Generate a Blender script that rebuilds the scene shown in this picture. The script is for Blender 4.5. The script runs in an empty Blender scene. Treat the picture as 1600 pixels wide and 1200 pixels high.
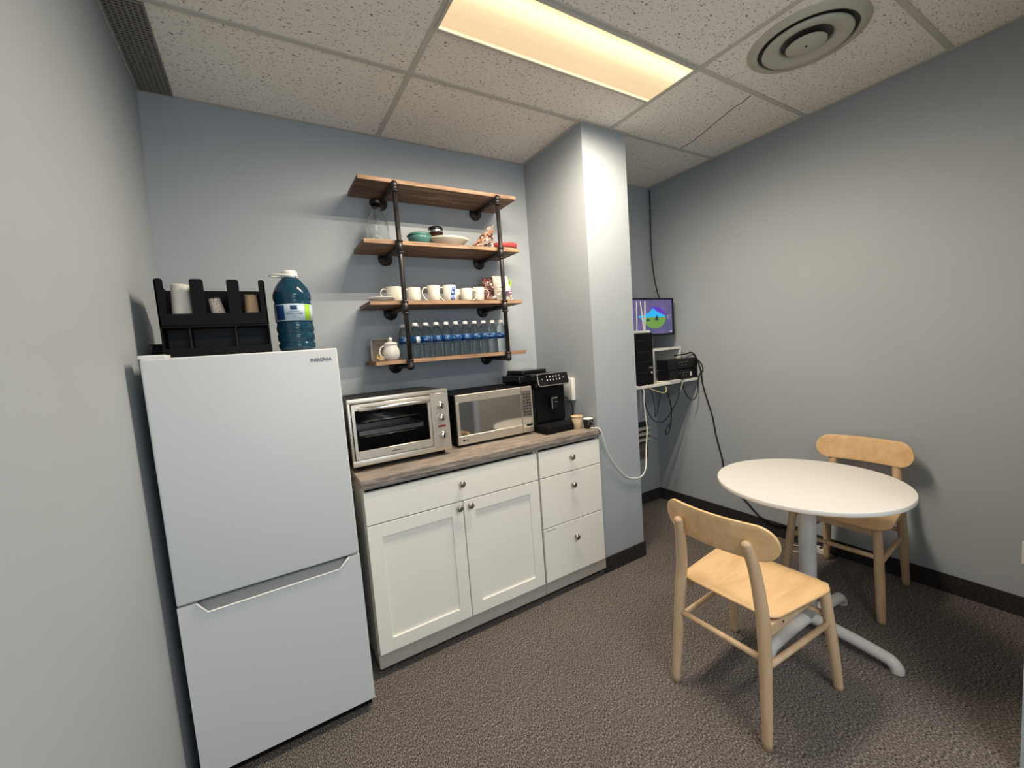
import bpy, bmesh, math, random
from mathutils import Vector, Matrix
random.seed(7)
S = bpy.context.scene
C = S.collection
PI = math.pi

# ------------------------------------------------------------------ camera
def make_camera():
    yaw, pitch, roll = -0.5398, -0.0882, -0.0734
    cy, sy, cp, sp = math.cos(yaw), math.sin(yaw), math.cos(pitch), math.sin(pitch)
    fwd = Vector((-sy*cp, cy*cp, sp)); right = Vector((cy, sy, 0)); up = right.cross(fwd)
    r = math.cos(roll)*right + math.sin(roll)*up
    u = -math.sin(roll)*right + math.cos(roll)*up
    cam = bpy.data.cameras.new('camera'); o = bpy.data.objects.new('camera', cam); C.objects.link(o)
    m = Matrix((r, u, -fwd)).transposed().to_4x4()
    m.translation = Vector((0.3285, -2.5072, 1.4653))
    o.matrix_world = m
    cam.sensor_width = 36; cam.lens = 36*649.4/1600; cam.clip_start = 0.02
    S.camera = o
make_camera()

# ------------------------------------------------------------------ world, light, exposure
w = bpy.data.worlds.new('world'); S.world = w; w.use_nodes = True
w.node_tree.nodes['Background'].inputs[0].default_value = (0.75, 0.85, 1, 1)
w.node_tree.nodes['Background'].inputs[1].default_value = 0.05
S.view_settings.view_transform = 'Standard'; S.view_settings.look = 'None'
S.view_settings.exposure = 0.0; S.view_settings.gamma = 1
H = 2.731           # ceiling height
W = 3.3232          # right wall
def area(name, loc, size, size_y, power, col, rot):
    l = bpy.data.lights.new(name, 'AREA'); l.shape = 'RECTANGLE'; l.size = size; l.size_y = size_y
    l.energy = power; l.color = col
    o = bpy.data.objects.new(name, l); C.objects.link(o); o.location = loc; o.rotation_euler = rot
    return o
# ceiling lamp of the hall behind the camera, and daylight from the rear of the hall
area('hall_lamp', (1.15, -3.35, 2.70), 1.2, 0.3, 36, (1.0, 0.94, 0.86), (0, 0, 0))
area('hall_daylight', (0.95, -4.5, 1.5), 1.5, 1.5, 25, (0.74, 0.88, 1.0), (PI/2, 0, 0))
LAMP_POWER = 7.1     # each of the 24 small lamps in the ceiling fixture
LAMP_COL = (1.0, 0.855, 0.665)

# ------------------------------------------------------------------ materials
def mat(name, col, rough=0.5, metal=0.0, spec=0.5, noise=None, bump=None, trans=0.0, ior=1.45, emit=None, alpha=1.0, coat=0.0):
    """noise=(scale, amount[, (sx,sy,sz)]) varies the colour, bump=(scale, strength, dist)"""
    m = bpy.data.materials.new(name); m.use_nodes = True
    nt = m.node_tree; b = nt.nodes['Principled BSDF']
    b.inputs['Base Color'].default_value = (*col, 1); b.inputs['Roughness'].default_value = rough
    b.inputs['Metallic'].default_value = metal; b.inputs['Specular IOR Level'].default_value = spec
    b.inputs['Transmission Weight'].default_value = trans; b.inputs['IOR'].default_value = ior
    b.inputs['Coat Weight'].default_value = coat
    b.inputs['Alpha'].default_value = alpha
    if emit:
        b.inputs['Emission Color'].default_value = (*emit[0], 1); b.inputs['Emission Strength'].default_value = emit[1]
    tc = None
    if noise or bump:
        tc = nt.nodes.new('ShaderNodeTexCoord')
    if noise:
        mp = nt.nodes.new('ShaderNodeMapping'); nt.links.new(tc.outputs['Object'], mp.inputs[0])
        if len(noise) > 2: mp.inputs['Scale'].default_value = noise[2]
        n = nt.nodes.new('ShaderNodeTexNoise'); n.inputs['Scale'].default_value = noise[0]; n.inputs['Detail'].default_value = 5
        nt.links.new(mp.outputs[0], n.inputs['Vector'])
        r = nt.nodes.new('ShaderNodeValToRGB'); a = noise[1]
        r.color_ramp.elements[0].position = 0.3; r.color_ramp.elements[1].position = 0.7
        r.color_ramp.elements[0].color = (*[c*(1-a) for c in col], 1)
        r.color_ramp.elements[1].color = (*[min(1, c*(1+a)) for c in col], 1)
        nt.links.new(n.outputs['Fac'], r.inputs[0]); nt.links.new(r.outputs[0], b.inputs['Base Color'])
    if bump:
        n = nt.nodes.new('ShaderNodeTexNoise'); n.inputs['Scale'].default_value = bump[0]; n.inputs['Detail'].default_value = 4
        nt.links.new(tc.outputs['Object'], n.inputs['Vector'])
        bp = nt.nodes.new('ShaderNodeBump'); bp.inputs['Strength'].default_value = bump[1]; bp.inputs['Distance'].default_value = bump[2]
        nt.links.new(n.outputs['Fac'], bp.inputs['Height']); nt.links.new(bp.outputs[0], b.inputs['Normal'])
    return m

def wood_mat(name, c0, c1, scale, stretch, rough=0.45, c2=None, bumpk=0.1):
    m = bpy.data.materials.new(name); m.use_nodes = True; nt = m.node_tree; b = nt.nodes['Principled BSDF']
    tc = nt.nodes.new('ShaderNodeTexCoord'); mp = nt.nodes.new('ShaderNodeMapping')
    mp.inputs['Scale'].default_value = stretch; nt.links.new(tc.outputs['Object'], mp.inputs[0])
    n = nt.nodes.new('ShaderNodeTexNoise'); n.inputs['Scale'].default_value = scale; n.inputs['Detail'].default_value = 8
    n.inputs['Roughness'].default_value = 0.62; n.inputs['Distortion'].default_value = 0.6
    nt.links.new(mp.outputs[0], n.inputs['Vector'])
    r = nt.nodes.new('ShaderNodeValToRGB'); e = r.color_ramp.elements
    e[0].position = 0.32; e[0].color = (*c0, 1); e[1].position = 0.68; e[1].color = (*c1, 1)
    if c2:
        x = e.new(0.5); x.color = (*c2, 1)
    nt.links.new(n.outputs['Fac'], r.inputs[0]); nt.links.new(r.outputs[0], b.inputs['Base Color'])
    bp = nt.nodes.new('ShaderNodeBump'); bp.inputs['Strength'].default_value = bumpk; bp.inputs['Distance'].default_value = 0.001
    nt.links.new(n.outputs['Fac'], bp.inputs['Height']); nt.links.new(bp.outputs[0], b.inputs['Normal'])
    b.inputs['Roughness'].default_value = rough
    return m

def carpet_mat():
    m = bpy.data.materials.new('carpet'); m.use_nodes = True; nt = m.node_tree; b = nt.nodes['Principled BSDF']
    tc = nt.nodes.new('ShaderNodeTexCoord'); mp = nt.nodes.new('ShaderNodeMapping')
    mp.inputs['Scale'].default_value = (1, 0.42, 1)
    nt.links.new(tc.outputs['Object'], mp.inputs[0])
    n = nt.nodes.new('ShaderNodeTexNoise'); n.inputs['Scale'].default_value = 270; n.inputs['Detail'].default_value = 4
    n.inputs['Roughness'].default_value = 0.7
    nt.links.new(mp.outputs[0], n.inputs['Vector'])
    r = nt.nodes.new('ShaderNodeValToRGB'); e = r.color_ramp.elements
    e[0].position = 0.36; e[0].color = (0.030, 0.026, 0.026, 1); e[1].position = 0.66; e[1].color = (0.52, 0.46, 0.41, 1)
    x = e.new(0.5); x.color = (0.135, 0.118, 0.110, 1)
    nt.links.new(n.outputs['Fac'], r.inputs[0])
    n2 = nt.nodes.new('ShaderNodeTexNoise'); n2.inputs['Scale'].default_value = 2.2; n2.inputs['Detail'].default_value = 4
    nt.links.new(tc.outputs['Object'], n2.inputs['Vector'])
    mx = nt.nodes.new('ShaderNodeMix'); mx.data_type = 'RGBA'; mx.blend_type = 'MULTIPLY'; mx.inputs['Factor'].default_value = 0.5
    r2 = nt.nodes.new('ShaderNodeValToRGB'); r2.color_ramp.elements[0].position = 0.3; r2.color_ramp.elements[1].position = 0.7
    r2.color_ramp.elements[0].color = (0.8, 0.8, 0.82, 1)
    nt.links.new(n2.outputs['Fac'], r2.inputs[0])
    nt.links.new(r.outputs[0], mx.inputs[6]); nt.links.new(r2.outputs[0], mx.inputs[7])
    nt.links.new(mx.outputs[2], b.inputs['Base Color'])
    bp = nt.nodes.new('ShaderNodeBump'); bp.inputs['Strength'].default_value = 0.8; bp.inputs['Distance'].default_value = 0.006
    nt.links.new(n.outputs['Fac'], bp.inputs['Height']); nt.links.new(bp.outputs[0], b.inputs['Normal'])
    b.inputs['Roughness'].default_value = 0.95; b.inputs['Specular IOR Level'].default_value = 0.1
    return m

def ceiling_mat():
    m = bpy.data.materials.new('acoustic_tile'); m.use_nodes = True; nt = m.node_tree; b = nt.nodes['Principled BSDF']
    tc = nt.nodes.new('ShaderNodeTexCoord'); mp = nt.nodes.new('ShaderNodeMapping')
    mp.inputs['Scale'].default_value = (1.0, 1.7, 1); nt.links.new(tc.outputs['Object'], mp.inputs[0])
    n = nt.nodes.new('ShaderNodeTexNoise'); n.inputs['Scale'].default_value = 78; n.inputs['Detail'].default_value = 3.5
    n.inputs['Roughness'].default_value = 0.55; n.inputs['Distortion'].default_value = 0.9
    nt.links.new(mp.outputs[0], n.inputs['Vector'])
    r = nt.nodes.new('ShaderNodeValToRGB'); e = r.color_ramp.elements
    e[0].position = 0.34; e[0].color = (0.22, 0.18, 0.155, 1); e[1].position = 0.405; e[1].color = (0.90, 0.85, 0.775, 1)
    nt.links.new(n.outputs['Fac'], r.inputs[0]); nt.links.new(r.outputs[0], b.inputs['Base Color'])
    bp = nt.nodes.new('ShaderNodeBump'); bp.inputs['Strength'].default_value = 0.5; bp.inputs['Distance'].default_value = 0.003
    nt.links.new(r.outputs[0], bp.inputs['Height']); nt.links.new(bp.outputs[0], b.inputs['Normal'])
    b.inputs['Roughness'].default_value = 0.9; b.inputs['Specular IOR Level'].default_value = 0.1
    return m

M = {}
M['wall'] = mat('blue_grey_paint', (0.380, 0.416, 0.452), 0.62, noise=(1.6, 0.03), bump=(260, 0.10, 0.0006), spec=0.3)
M['carpet'] = carpet_mat(); M['tile'] = ceiling_mat()
M['carpet_dark'] = mat('carpet_base', (0.035, 0.032, 0.034), 0.95, spec=0.1, noise=(260, 0.75), bump=(260, 0.6, 0.002))
M['tbar'] = mat('grid_bar_paint', (0.56, 0.53, 0.47), 0.5)
M['white_app'] = mat('white_enamel', (0.66, 0.685, 0.70), 0.36, bump=(700, 0.06, 0.0004))
M['white_edge'] = mat('white_door_edge', (0.80, 0.80, 0.78), 0.3)
M['grey_app'] = mat('grey_enamel', (0.30, 0.31, 0.315), 0.4)
M['black'] = mat('black_plastic', (0.007, 0.007, 0.008), 0.35, spec=0.3)
M['black_matte'] = mat('matte_black_plastic', (0.005, 0.005, 0.006), 0.6, spec=0.15)
M['gloss'] = mat('gloss_black', (0.006, 0.006, 0.007), 0.12)
M['dark'] = mat('dark_grey', (0.022, 0.023, 0.026), 0.55, spec=0.2)
M['steel'] = mat('brushed_steel', (0.66, 0.60, 0.51), 0.36, 0.85, noise=(90, 0.06, (0.05, 1, 12)))
M['chrome'] = mat('chrome', (0.75, 0.74, 0.72), 0.16, 1.0)
M['mirror'] = mat('mirrored_window', (0.56, 0.52, 0.47), 0.05, 1.0)
M['nickel'] = mat('brushed_nickel', (0.40, 0.38, 0.35), 0.3, 1.0)
M['cab'] = mat('cream_cabinet_paint', (0.86, 0.85, 0.79), 0.42, noise=(4, 0.015))
M['cab_taupe'] = mat('taupe_cabinet_side', (0.36, 0.345, 0.31), 0.5)  # plain taupe, darker than the cream fronts
M['top'] = wood_mat('worktop_laminate', (0.15, 0.122, 0.105), (0.44, 0.385, 0.335), 11, (0.8, 7, 7), 0.5, (0.275, 0.228, 0.195))
M['shelfwood'] = wood_mat('rustic_pine', (0.055, 0.026, 0.015), (0.30, 0.185, 0.11), 5, (0.7, 7, 7), 0.6, (0.155, 0.082, 0.045), 0.3)
M['edgewood'] = wood_mat('pine_edge', (0.14, 0.075, 0.045), (0.50, 0.33, 0.20), 6, (0.8, 9, 9), 0.6, (0.32, 0.19, 0.11), 0.2)
M['pipe'] = mat('iron_pipe', (0.055, 0.05, 0.05), 0.38, 0.75, noise=(30, 0.3))
M['birch'] = wood_mat('birch_veneer', (0.68, 0.42, 0.20), (0.84, 0.59, 0.33), 2.6, (1.1, 5.5, 5), 0.42, (0.77, 0.51, 0.265), 0.04)
M['beech'] = wood_mat('birch_solid', (0.50, 0.34, 0.20), (0.64, 0.465, 0.30), 6, (4, 4, 0.5), 0.5, (0.57, 0.40, 0.245), 0.05)
M['tabletop'] = mat('white_tabletop', (0.73, 0.71, 0.675), 0.4, noise=(3, 0.015))
M['tablebase'] = mat('white_powder_coat', (0.60, 0.59, 0.57), 0.4)
M['white'] = mat('white_plastic', (0.78, 0.77, 0.73), 0.4)
M['china'] = mat('white_china', (0.74, 0.70, 0.62), 0.25, bump=(70, 0.25, 0.002))
M['china_plain'] = mat('plain_china', (0.78, 0.76, 0.72), 0.2)
M['glass'] = mat('clear_glass', (0.93, 0.96, 0.96), 0.02, trans=1.0, ior=1.45)
M['pet'] = mat('clear_bottle_plastic', (0.86, 0.93, 0.96), 0.03, trans=1.0, ior=1.33)
M['paper_white'] = mat('white_paper', (0.62, 0.60, 0.54), 0.7)
M['kraft'] = mat('kraft_paper', (0.50, 0.33, 0.20), 0.7)
M['teal'] = mat('teal_glaze', (0.065, 0.18, 0.165), 0.25)
M['cream'] = mat('cream_glaze', (0.62, 0.58, 0.47), 0.25)
M['red'] = mat('red_plastic', (0.48, 0.07, 0.075), 0.3)
M['grille'] = mat('aluminium_grille', (0.26, 0.24, 0.215), 0.45, 0.2)
M['throat_grey'] = mat('throat_grey', (0.06, 0.058, 0.055), 0.6)
M['vent'] = mat('diffuser_enamel', (0.50, 0.475, 0.40), 0.45)

# ------------------------------------------------------------------ mesh helpers
WM = {}
def new(): return bmesh.new()
def merge(dst, src):
    me = bpy.data.meshes.new('tmp'); src.to_mesh(me); src.free(); dst.from_mesh(me); bpy.data.meshes.remove(me)
    return dst
def box(bm, x0, x1, y0, y1, z0, z1, bev=0.0, seg=2, rot=None, about=None):
    b = bmesh.new(); bmesh.ops.create_cube(b, size=1)
    for v in b.verts:
        v.co = Vector(((x0+x1)/2+v.co.x*(x1-x0), (y0+y1)/2+v.co.y*(y1-y0), (z0+z1)/2+v.co.z*(z1-z0)))
    if bev: bmesh.ops.bevel(b, geom=b.edges[:], offset=bev, segments=seg, profile=0.6, affect='EDGES', clamp_overlap=True)
    if rot is not None:
        p = Vector(about) if about is not None else Vector(((x0+x1)/2, (y0+y1)/2, (z0+z1)/2))
        for v in b.verts: v.co = p + rot @ (v.co - p)
    return merge(bm, b)
def prism(bm, pts, a0, a1, axis='y', bev=0.0):
    """polygon of 2D points extruded along an axis; points are (x,z) for y, (y,z) for x, (x,y) for z"""
    b = bmesh.new()
    def P(p, a):
        return Vector((p[0], a, p[1])) if axis == 'y' else Vector((a, p[0], p[1])) if axis == 'x' else Vector((p[0], p[1], a))
    v0 = [b.verts.new(P(p, a0)) for p in pts]; v1 = [b.verts.new(P(p, a1)) for p in pts]
    n = len(pts)
    b.faces.new(v0); b.faces.new(list(reversed(v1)))
    for i in range(n): b.faces.new((v0[i], v1[i], v1[(i+1) % n], v0[(i+1) % n]))
    bmesh.ops.recalc_face_normals(b, faces=b.faces)
    if bev: bmesh.ops.bevel(b, geom=b.edges[:], offset=bev, segments=2, profile=0.6, affect='EDGES', clamp_overlap=True)
    return merge(bm, b)
def lathe(bm, prof, c=(0, 0, 0), seg=32, rot=None, close=False):
    b = bmesh.new(); rings = []
    for r, z in prof:
        if r < 1e-5: rings.append([b.verts.new((0, 0, z))])
        else: rings.append([b.verts.new((r*math.cos(2*PI*i/seg), r*math.sin(2*PI*i/seg), z)) for i in range(seg)])
    prs = list(zip(rings, rings[1:]))
    if close: prs.append((rings[-1], rings[0]))
    for A, B in prs:
        for i in range(seg):
            j = (i+1) % seg
            q = [A[i % len(A)], A[j % len(A)], B[j % len(B)], B[i % len(B)]]
            u = []
            for v in q:
                if v not in u: u.append(v)
            if len(u) > 2:
                try: b.faces.new(u)
                except ValueError: pass
    bmesh.ops.recalc_face_normals(b, faces=b.faces)
    for f in b.faces: f.smooth = True
    for v in b.verts:
        v.co = (rot @ v.co if rot is not None else v.co) + Vector(c)
    return merge(bm, b)
def cyl(bm, p0, p1, r0, r1=None, seg=24, round_end=0.0):
    p0, p1 = Vector(p0), Vector(p1); d = p1-p0; L = d.length; r1 = r0 if r1 is None else r1
    q = Vector((0, 0, 1)).rotation_difference(d).to_matrix()
    e = round_end
    prof = [(0, 0), (r0-e, 0), (r0, e), (r1, L-e), (r1-e, L), (0, L)] if e else [(0, 0), (r0, 0), (r1, L), (0, L)]
    return lathe(bm, prof, p0, seg, q)
def spline(pts, n=8):
    P = [Vector(p) for p in pts]; out = []
    for i in range(len(P)-1):
        a = P[i-1] if i else P[0]*2-P[1]; b, c = P[i], P[i+1]; d = P[i+2] if i+2 < len(P) else P[-1]*2-P[-2]
        for k in range(n):
            t = k/n
            out.append(0.5*((2*b)+(c-a)*t+(2*a-5*b+4*c-d)*t*t+(3*b-a-3*c+d)*t**3))
    out.append(P[-1]); return out
def tube(bm, pts, r, seg=10, smooth=8, radii=None, closed=False, flat=None):
    P = spline(pts, smooth) if smooth else [Vector(p) for p in pts]
    n = len(P); b = bmesh.new(); rings = []
    t0 = (P[1]-P[0]).normalized(); up = Vector((0, 0, 1)) if abs(t0.z) < 0.9 else Vector((1, 0, 0))
    nrm = t0.cross(up).normalized()
    for i in range(n):
        if closed: t = (P[(i+1) % n]-P[i-1]).normalized()
        else: t = (P[min(i+1, n-1)]-P[max(i-1, 0)]).normalized()
        nrm = (nrm - t*nrm.dot(t)).normalized(); bn = t.cross(nrm)
        if radii is not None:
            f = i/(n-1)*(len(radii)-1); k = min(int(f), len(radii)-2); rr = radii[k]+(radii[k+1]-radii[k])*(f-k)
        else: rr = r
        fl = flat or 1.0
        rings.append([b.verts.new(P[i]+nrm*rr*math.cos(2*PI*j/seg)+bn*rr*fl*math.sin(2*PI*j/seg)) for j in range(seg)])
    prs = list(zip(rings, rings[1:]))
    if closed: prs.append((rings[-1], rings[0]))
    for A, B in prs:
        for j in range(seg):
            f = b.faces.new((A[j], A[(j+1) % seg], B[(j+1) % seg], B[j])); f.smooth = True
    if not closed:
        b.faces.new(list(reversed(rings[0]))); b.faces.new(rings[-1])
    bmesh.ops.recalc_face_normals(b, faces=b.faces)
    return merge(bm, b)
def text_bm(s, size, loc, rot, extrude=0.0006, align='LEFT'):
    cu = bpy.data.curves.new('t', 'FONT'); cu.body = s; cu.size = size; cu.extrude = extrude; cu.align_x = align
    o = bpy.data.objects.new('t', cu); C.objects.link(o); bpy.context.view_layer.update()
    me = bpy.data.meshes.new_from_object(o.evaluated_get(bpy.context.evaluated_depsgraph_get()))
    me.transform(Matrix.Translation(loc) @ rot.to_4x4())
    b = bmesh.new(); b.from_mesh(me); bpy.data.meshes.remove(me); bpy.data.objects.remove(o); bpy.data.curves.remove(cu)
    return b
FRONT = Matrix.Rotation(PI/2, 3, 'X')     # text facing -y

def obj(name, bm, m, parent=None, smooth=None):
    me = bpy.data.meshes.new(name); bm.to_mesh(me); bm.free()
    me.materials.append(m if not isinstance(m, str) else M[m])
    o = bpy.data.objects.new(name, me); C.objects.link(o)
    Wp = WM.get(parent.name, Matrix()) if parent else Matrix()
    me.transform(Wp.inverted()); me.update()
    if smooth:
        for p in me.polygons: p.use_smooth = True
        md = o.modifiers.new('edge', 'EDGE_SPLIT'); md.split_angle = math.radians(smooth)
    if parent: o.parent = parent
    WM[o.name] = Wp
    return o
def tag(o, label=None, cat=None, group=None, kind=None):
    if label: o['label'] = label
    if cat: o['category'] = cat
    if group: o['group'] = group
    if kind: o['kind'] = kind
    return o
def thing(name, label, cat, loc, group=None):
    o = bpy.data.objects.new(name, None); C.objects.link(o); o.location = loc; o.empty_display_size = 0.05
    WM[o.name] = Matrix.Translation(loc)
    return tag(o, label, cat, group)
def single(name, bm, m, label, cat, base, group=None, smooth=None):
    """a top-level thing that is one mesh, its origin at its base"""
    me = bpy.data.meshes.new(name); bm.to_mesh(me); bm.free(); me.materials.append(M[m] if isinstance(m, str) else m)
    me.transform(Matrix.Translation(-Vector(base)))
    o = bpy.data.objects.new(name, me); C.objects.link(o); o.location = base; WM[o.name] = Matrix.Translation(base)
    if smooth:
        for p in me.polygons: p.use_smooth = True
        md = o.modifiers.new('edge', 'EDGE_SPLIT'); md.split_angle = math.radians(smooth)
    return tag(o, label, cat, group)
def struct(name, bm, m, parent=None):
    return tag(obj(name, bm, m, parent), kind='structure')
def dup(o, parent=None):
    c = o.copy(); C.objects.link(c)
    if parent: c.parent = parent
    for ch in list(o.children): dup(ch, c)
    return c

# ------------------------------------------------------------------ room shell
YB = -4.7      # rear of the hall behind the camera
struct('floor', box(new(), -0.3, W+0.2, YB-0.1, 0.15, -0.05, 0), 'carpet')
struct('ceiling', box(new(), -0.3, W+0.2, YB-0.1, 0.15, H, H+0.05), 'tile')
struct('wall_back', box(new(), -0.2, W+0.12, 0, 0.12, 0, H), 'wall')
struct('wall_right', box(new(), W, W+0.12, YB, 0.0, 0, H), 'wall')
# left wall bows in very slightly towards the ceiling
prof = [(-0.035, 0), (-0.035, 1.5), (-0.030, 1.9), (-0.022, 2.3), (-0.008, H)]
b = new(); prism(b, [(x, z) for x, z in prof]+[(-0.16, H), (-0.16, 0)], YB, 0.0, 'y')
struct('wall_left', b, 'wall')
struct('wall_rear', box(new(), -0.16, W+0.12, YB-0.1, YB, 0, H), 'wall')
struct('wall_front', box(new(), 2.24, W, -2.38, -2.262, 0, H), 'wall')
CX0, CX1, CYF = 2.0544, 2.4105, -0.6082
struct('wall_column', box(new(), CX0, CX1, CYF, 0, 0, H), 'wall')
# carpet strips used as baseboards
struct('baseboard_back', box(new(), CX1, W, -0.009, 0, 0, 0.098), 'carpet_dark')
struct('baseboard_right', box(new(), W-0.009, W, -2.262, 0, 0, 0.098), 'carpet_dark')
b = new(); box(b, CX0-0.008, CX1+0.009, CYF-0.009, CYF, 0, 0.098); box(b, CX1, CX1+0.009, CYF, -0.009, 0, 0.098)
struct('baseboard_column', b, 'carpet_dark')
# ceiling grid: bars of the suspended ceiling
G1, G2, T = 1.049, 2.280, 0.6058
b = new()
def bar_x(x0, x1, y, w=0.024): box(b, x0, x1, y-w/2, y+w/2, H-0.004, H+0.001)
def bar_y(x, y0, y1, w=0.024): box(b, x-w/2, x+w/2, y0, y1, H-0.0045, H+0.001)
for x in (G1,): bar_y(x, YB, 0)
bar_y(G2, YB, CYF-0.012)
bar_x(-0.01, CX0, -T); bar_x(CX1, W, -T)
bar_x(G1, G2, -0.907, 0.018); bar_x(G1, G2, -2*T)
bar_x(G2, W, -2*T); bar_x(G2, W, -1.836)
bar_x(-0.01, G1, -2*T); bar_x(-0.01, W, -3*T-0.61) ; bar_x(-0.01, W, -5*T-0.3)
struct('trim_1', b, 'tbar')
# painted wall angle under the ceiling edge
b = new()
box(b, -0.01, CX0, -0.020, 0, H-0.005, H); box(b, CX1, W, -0.020, 0, H-0.005, H)
box(b, W-0.020, W, -2.262, -0.02, H-0.005, H)
box(b, CX0-0.02, CX1+0.02, CYF-0.02, CYF, H-0.006, H); box(b, CX0-0.02, CX0, CYF, -0.02, H-0.006, H)
struct('trim_2', b, 'tbar')
# dark crack line in one tile
cr = [(2.9373, -0.615), (2.9318, -0.7171), (2.9123, -0.7543), (2.8909, -0.8236), (2.8397, -0.947), (2.8088, -1.0301), (2.789, -1.0912), (2.7880, -1.1262), (2.7607, -1.1897)]
b = new(); tube(b, [(x, y, H-0.0005) for x, y in cr], 0.0022, 6, 0)
ck = struct('tile_crack', b, 'dark', bpy.data.objects['ceiling'])

# ------------------------------------------------------------------ ceiling fittings
t = thing('ceiling_light', 'long rectangular lit ceiling light panel with warm glow', 'ceiling light', (1.665, -1.06, H))
LX0, LX1, LY0, LY1 = G1+0.014, G2-0.022, -1.198, -0.918
m = bpy.data.materials.new('lit_prismatic_lens'); m.use_nodes = True; nt = m.node_tree; pb = nt.nodes['Principled BSDF']
tc = nt.nodes.new('ShaderNodeTexCoord'); sx = nt.nodes.new('ShaderNodeSeparateXYZ'); nt.links.new(tc.outputs['Object'], sx.inputs[0])
# two fluorescent tubes glow through the lens: brighter bands along it
r = nt.nodes.new('ShaderNodeValToRGB'); mr = nt.nodes.new('ShaderNodeMapRange')
mr.inputs['From Min'].default_value = -0.14; mr.inputs['From Max'].default_value = 0.14
nt.links.new(sx.outputs['Y'], mr.inputs['Value']); nt.links.new(mr.outputs[0], r.inputs[0])
e = r.color_ramp.elements
e[0].position = 0; e[0].color = (1.0, 0.70, 0.30, 1); e[1].position = 1; e[1].color = (1.4, 1.2, 0.7, 1)
for p_, c_ in ((0.03, (1.1, 0.9, 0.48)), (0.14, (1.25, 1.15, 0.80)), (0.30, (1.18, 1.04, 0.68)), (0.48, (0.97, 0.76, 0.42)), (0.68, (0.88, 0.64, 0.36)), (0.95, (0.88, 0.62, 0.36)), (0.975, (1.3, 1.15, 0.65))):
    x = e.new(p_); x.color = (*c_, 1)
chk = nt.nodes.new('ShaderNodeTexVoronoi'); chk.inputs['Scale'].default_value = 150; nt.links.new(tc.outputs['Object'], chk.inputs['Vector'])
mx = nt.nodes.new('ShaderNodeMix'); mx.data_type = 'RGBA'; mx.blend_type = 'MULTIPLY'; mx.inputs['Factor'].default_value = 0.12
nt.links.new(r.outputs[0], mx.inputs[6]); nt.links.new(chk.outputs['Distance'], mx.inputs[7])
nt.links.new(mx.outputs[2], pb.inputs['Emission Color']); pb.inputs['Emission Strength'].default_value = 1.12
pb.inputs['Base Color'].default_value = (0.02, 0.02, 0.02, 1)
obj('diffuser_lens', box(new(), LX0, LX1, LY0, LY1, H-0.006, H+0.002), m, t)
b = new()
fr = 0.012
box(b, LX0-fr, LX1+fr, LY0-fr, LY0, H-0.010, H); box(b, LX0-fr, LX1+fr, LY1, LY1+fr, H-0.010, H)
box(b, LX0-fr, LX0, LY0, LY1, H-0.010, H); box(b, LX1, LX1+fr, LY0, LY1, H-0.010, H)
obj('frame', b, 'tbar', t)
for i in range(12):
    for j in range(2):
        l = bpy.data.lights.new('tube_lamp', 'SPOT'); l.energy = LAMP_POWER; l.color = LAMP_COL
        l.spot_size = PI; l.spot_blend = 0.78; l.shadow_soft_size = 0.0
        o = bpy.data.objects.new('tube_lamp', l); C.objects.link(o)
        o.location = (LX0+0.05+(LX1-LX0-0.16)*i/11, -1.13+0.145*j, H-0.016)

# round air diffuser
vc = (2.555, -1.547, H)
t = thing('air_diffuser', 'round cream ceiling air diffuser with concentric rings', 'air vent', vc)
obj('outer_ring', lathe(new(), [(0.228, 0), (0.226, -0.006), (0.195, -0.016), (0.188, -0.016), (0.188, -0.003), (0.19, 0)], vc, 64), 'vent', t)
obj('throat', lathe(new(), [(0.188, -0.001), (0.0, -0.001)], vc, 64), 'throat_grey', t)
obj('middle_cone', lathe(new(), [(0.170, -0.020), (0.164, -0.026), (0.135, -0.023), (0.108, -0.014), (0.092, -0.003), (0.097, -0.003), (0.168, -0.014)], vc, 64, close=True), 'vent', t)
obj('centre_disc', lathe(new(), [(0, -0.030), (0.070, -0.028), (0.078, -0.024), (0.070, -0.018), (0.02, -0.004), (0, -0.004)], vc, 48), 'vent', t)
obj('screw', lathe(new(), [(0, -0.033), (0.005, -0.032), (0.006, -0.029)], vc, 12), 'dark', t)

# egg-crate return grille beside the left wall
gx0, gx1, gy0, gy1 = 0.0, 0.122, -0.588, -0.022
t = thing('ceiling_grille', 'narrow dark perforated ceiling grille at the left wall corner', 'vent', ((gx0+gx1)/2, (gy0+gy1)/2, H))
b = new()
nx, ny = 7, 40
for i in range(nx+1):
    x = gx0+0.003+(gx1-gx0-0.006)*i/nx; box(b, x-0.0022, x+0.0022, gy0, gy1, H-0.010, H-0.002)
for j in range(ny+1):
    y = gy0+(gy1-gy0)*j/ny; box(b, gx0, gx1, y-0.0022, y+0.0022, H-0.0095, H-0.002)
obj('lattice', b, 'grille', t)
obj('dark_backing', box(new(), gx0, gx1, gy0, gy1, H-0.002, H-0.0005), 'dark', t)

# ------------------------------------------------------------------ refrigerator
FX0, FX1, FY = 0.004, 0.590, -0.773
t = thing('refrigerator', 'tall white two-door refrigerator standing at the left wall', 'refrigerator', (0.297, -0.4, 0))
obj('cabinet_body', box(new(), FX0+0.004, FX1-0.004, FY+0.052, -0.06, 0.03, 1.510, 0.004), 'white_app', t)
obj('upper_door', box(new(), FX0, FX1, FY, FY+0.048, 0.684, 1.512, 0.007, 3), 'white_app', t, 40)
pts = [(FX0, 0.052), (FX1, 0.052), (FX1, 0.677), (0.548, 0.677), (0.510, 0.640), (0.085, 0.636), (0.056, 0.677), (FX0, 0.677)]
ld = obj('lower_door', prism(new(), pts, FY, FY+0.012, 'y'), 'white_app', t)
b = new(); box(b, FX0, FX1, FY+0.040, FY+0.048, 0.052, 0.677); box(b, FX0, FX1, FY+0.012, FY+0.041, 0.052, 0.630)
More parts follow.
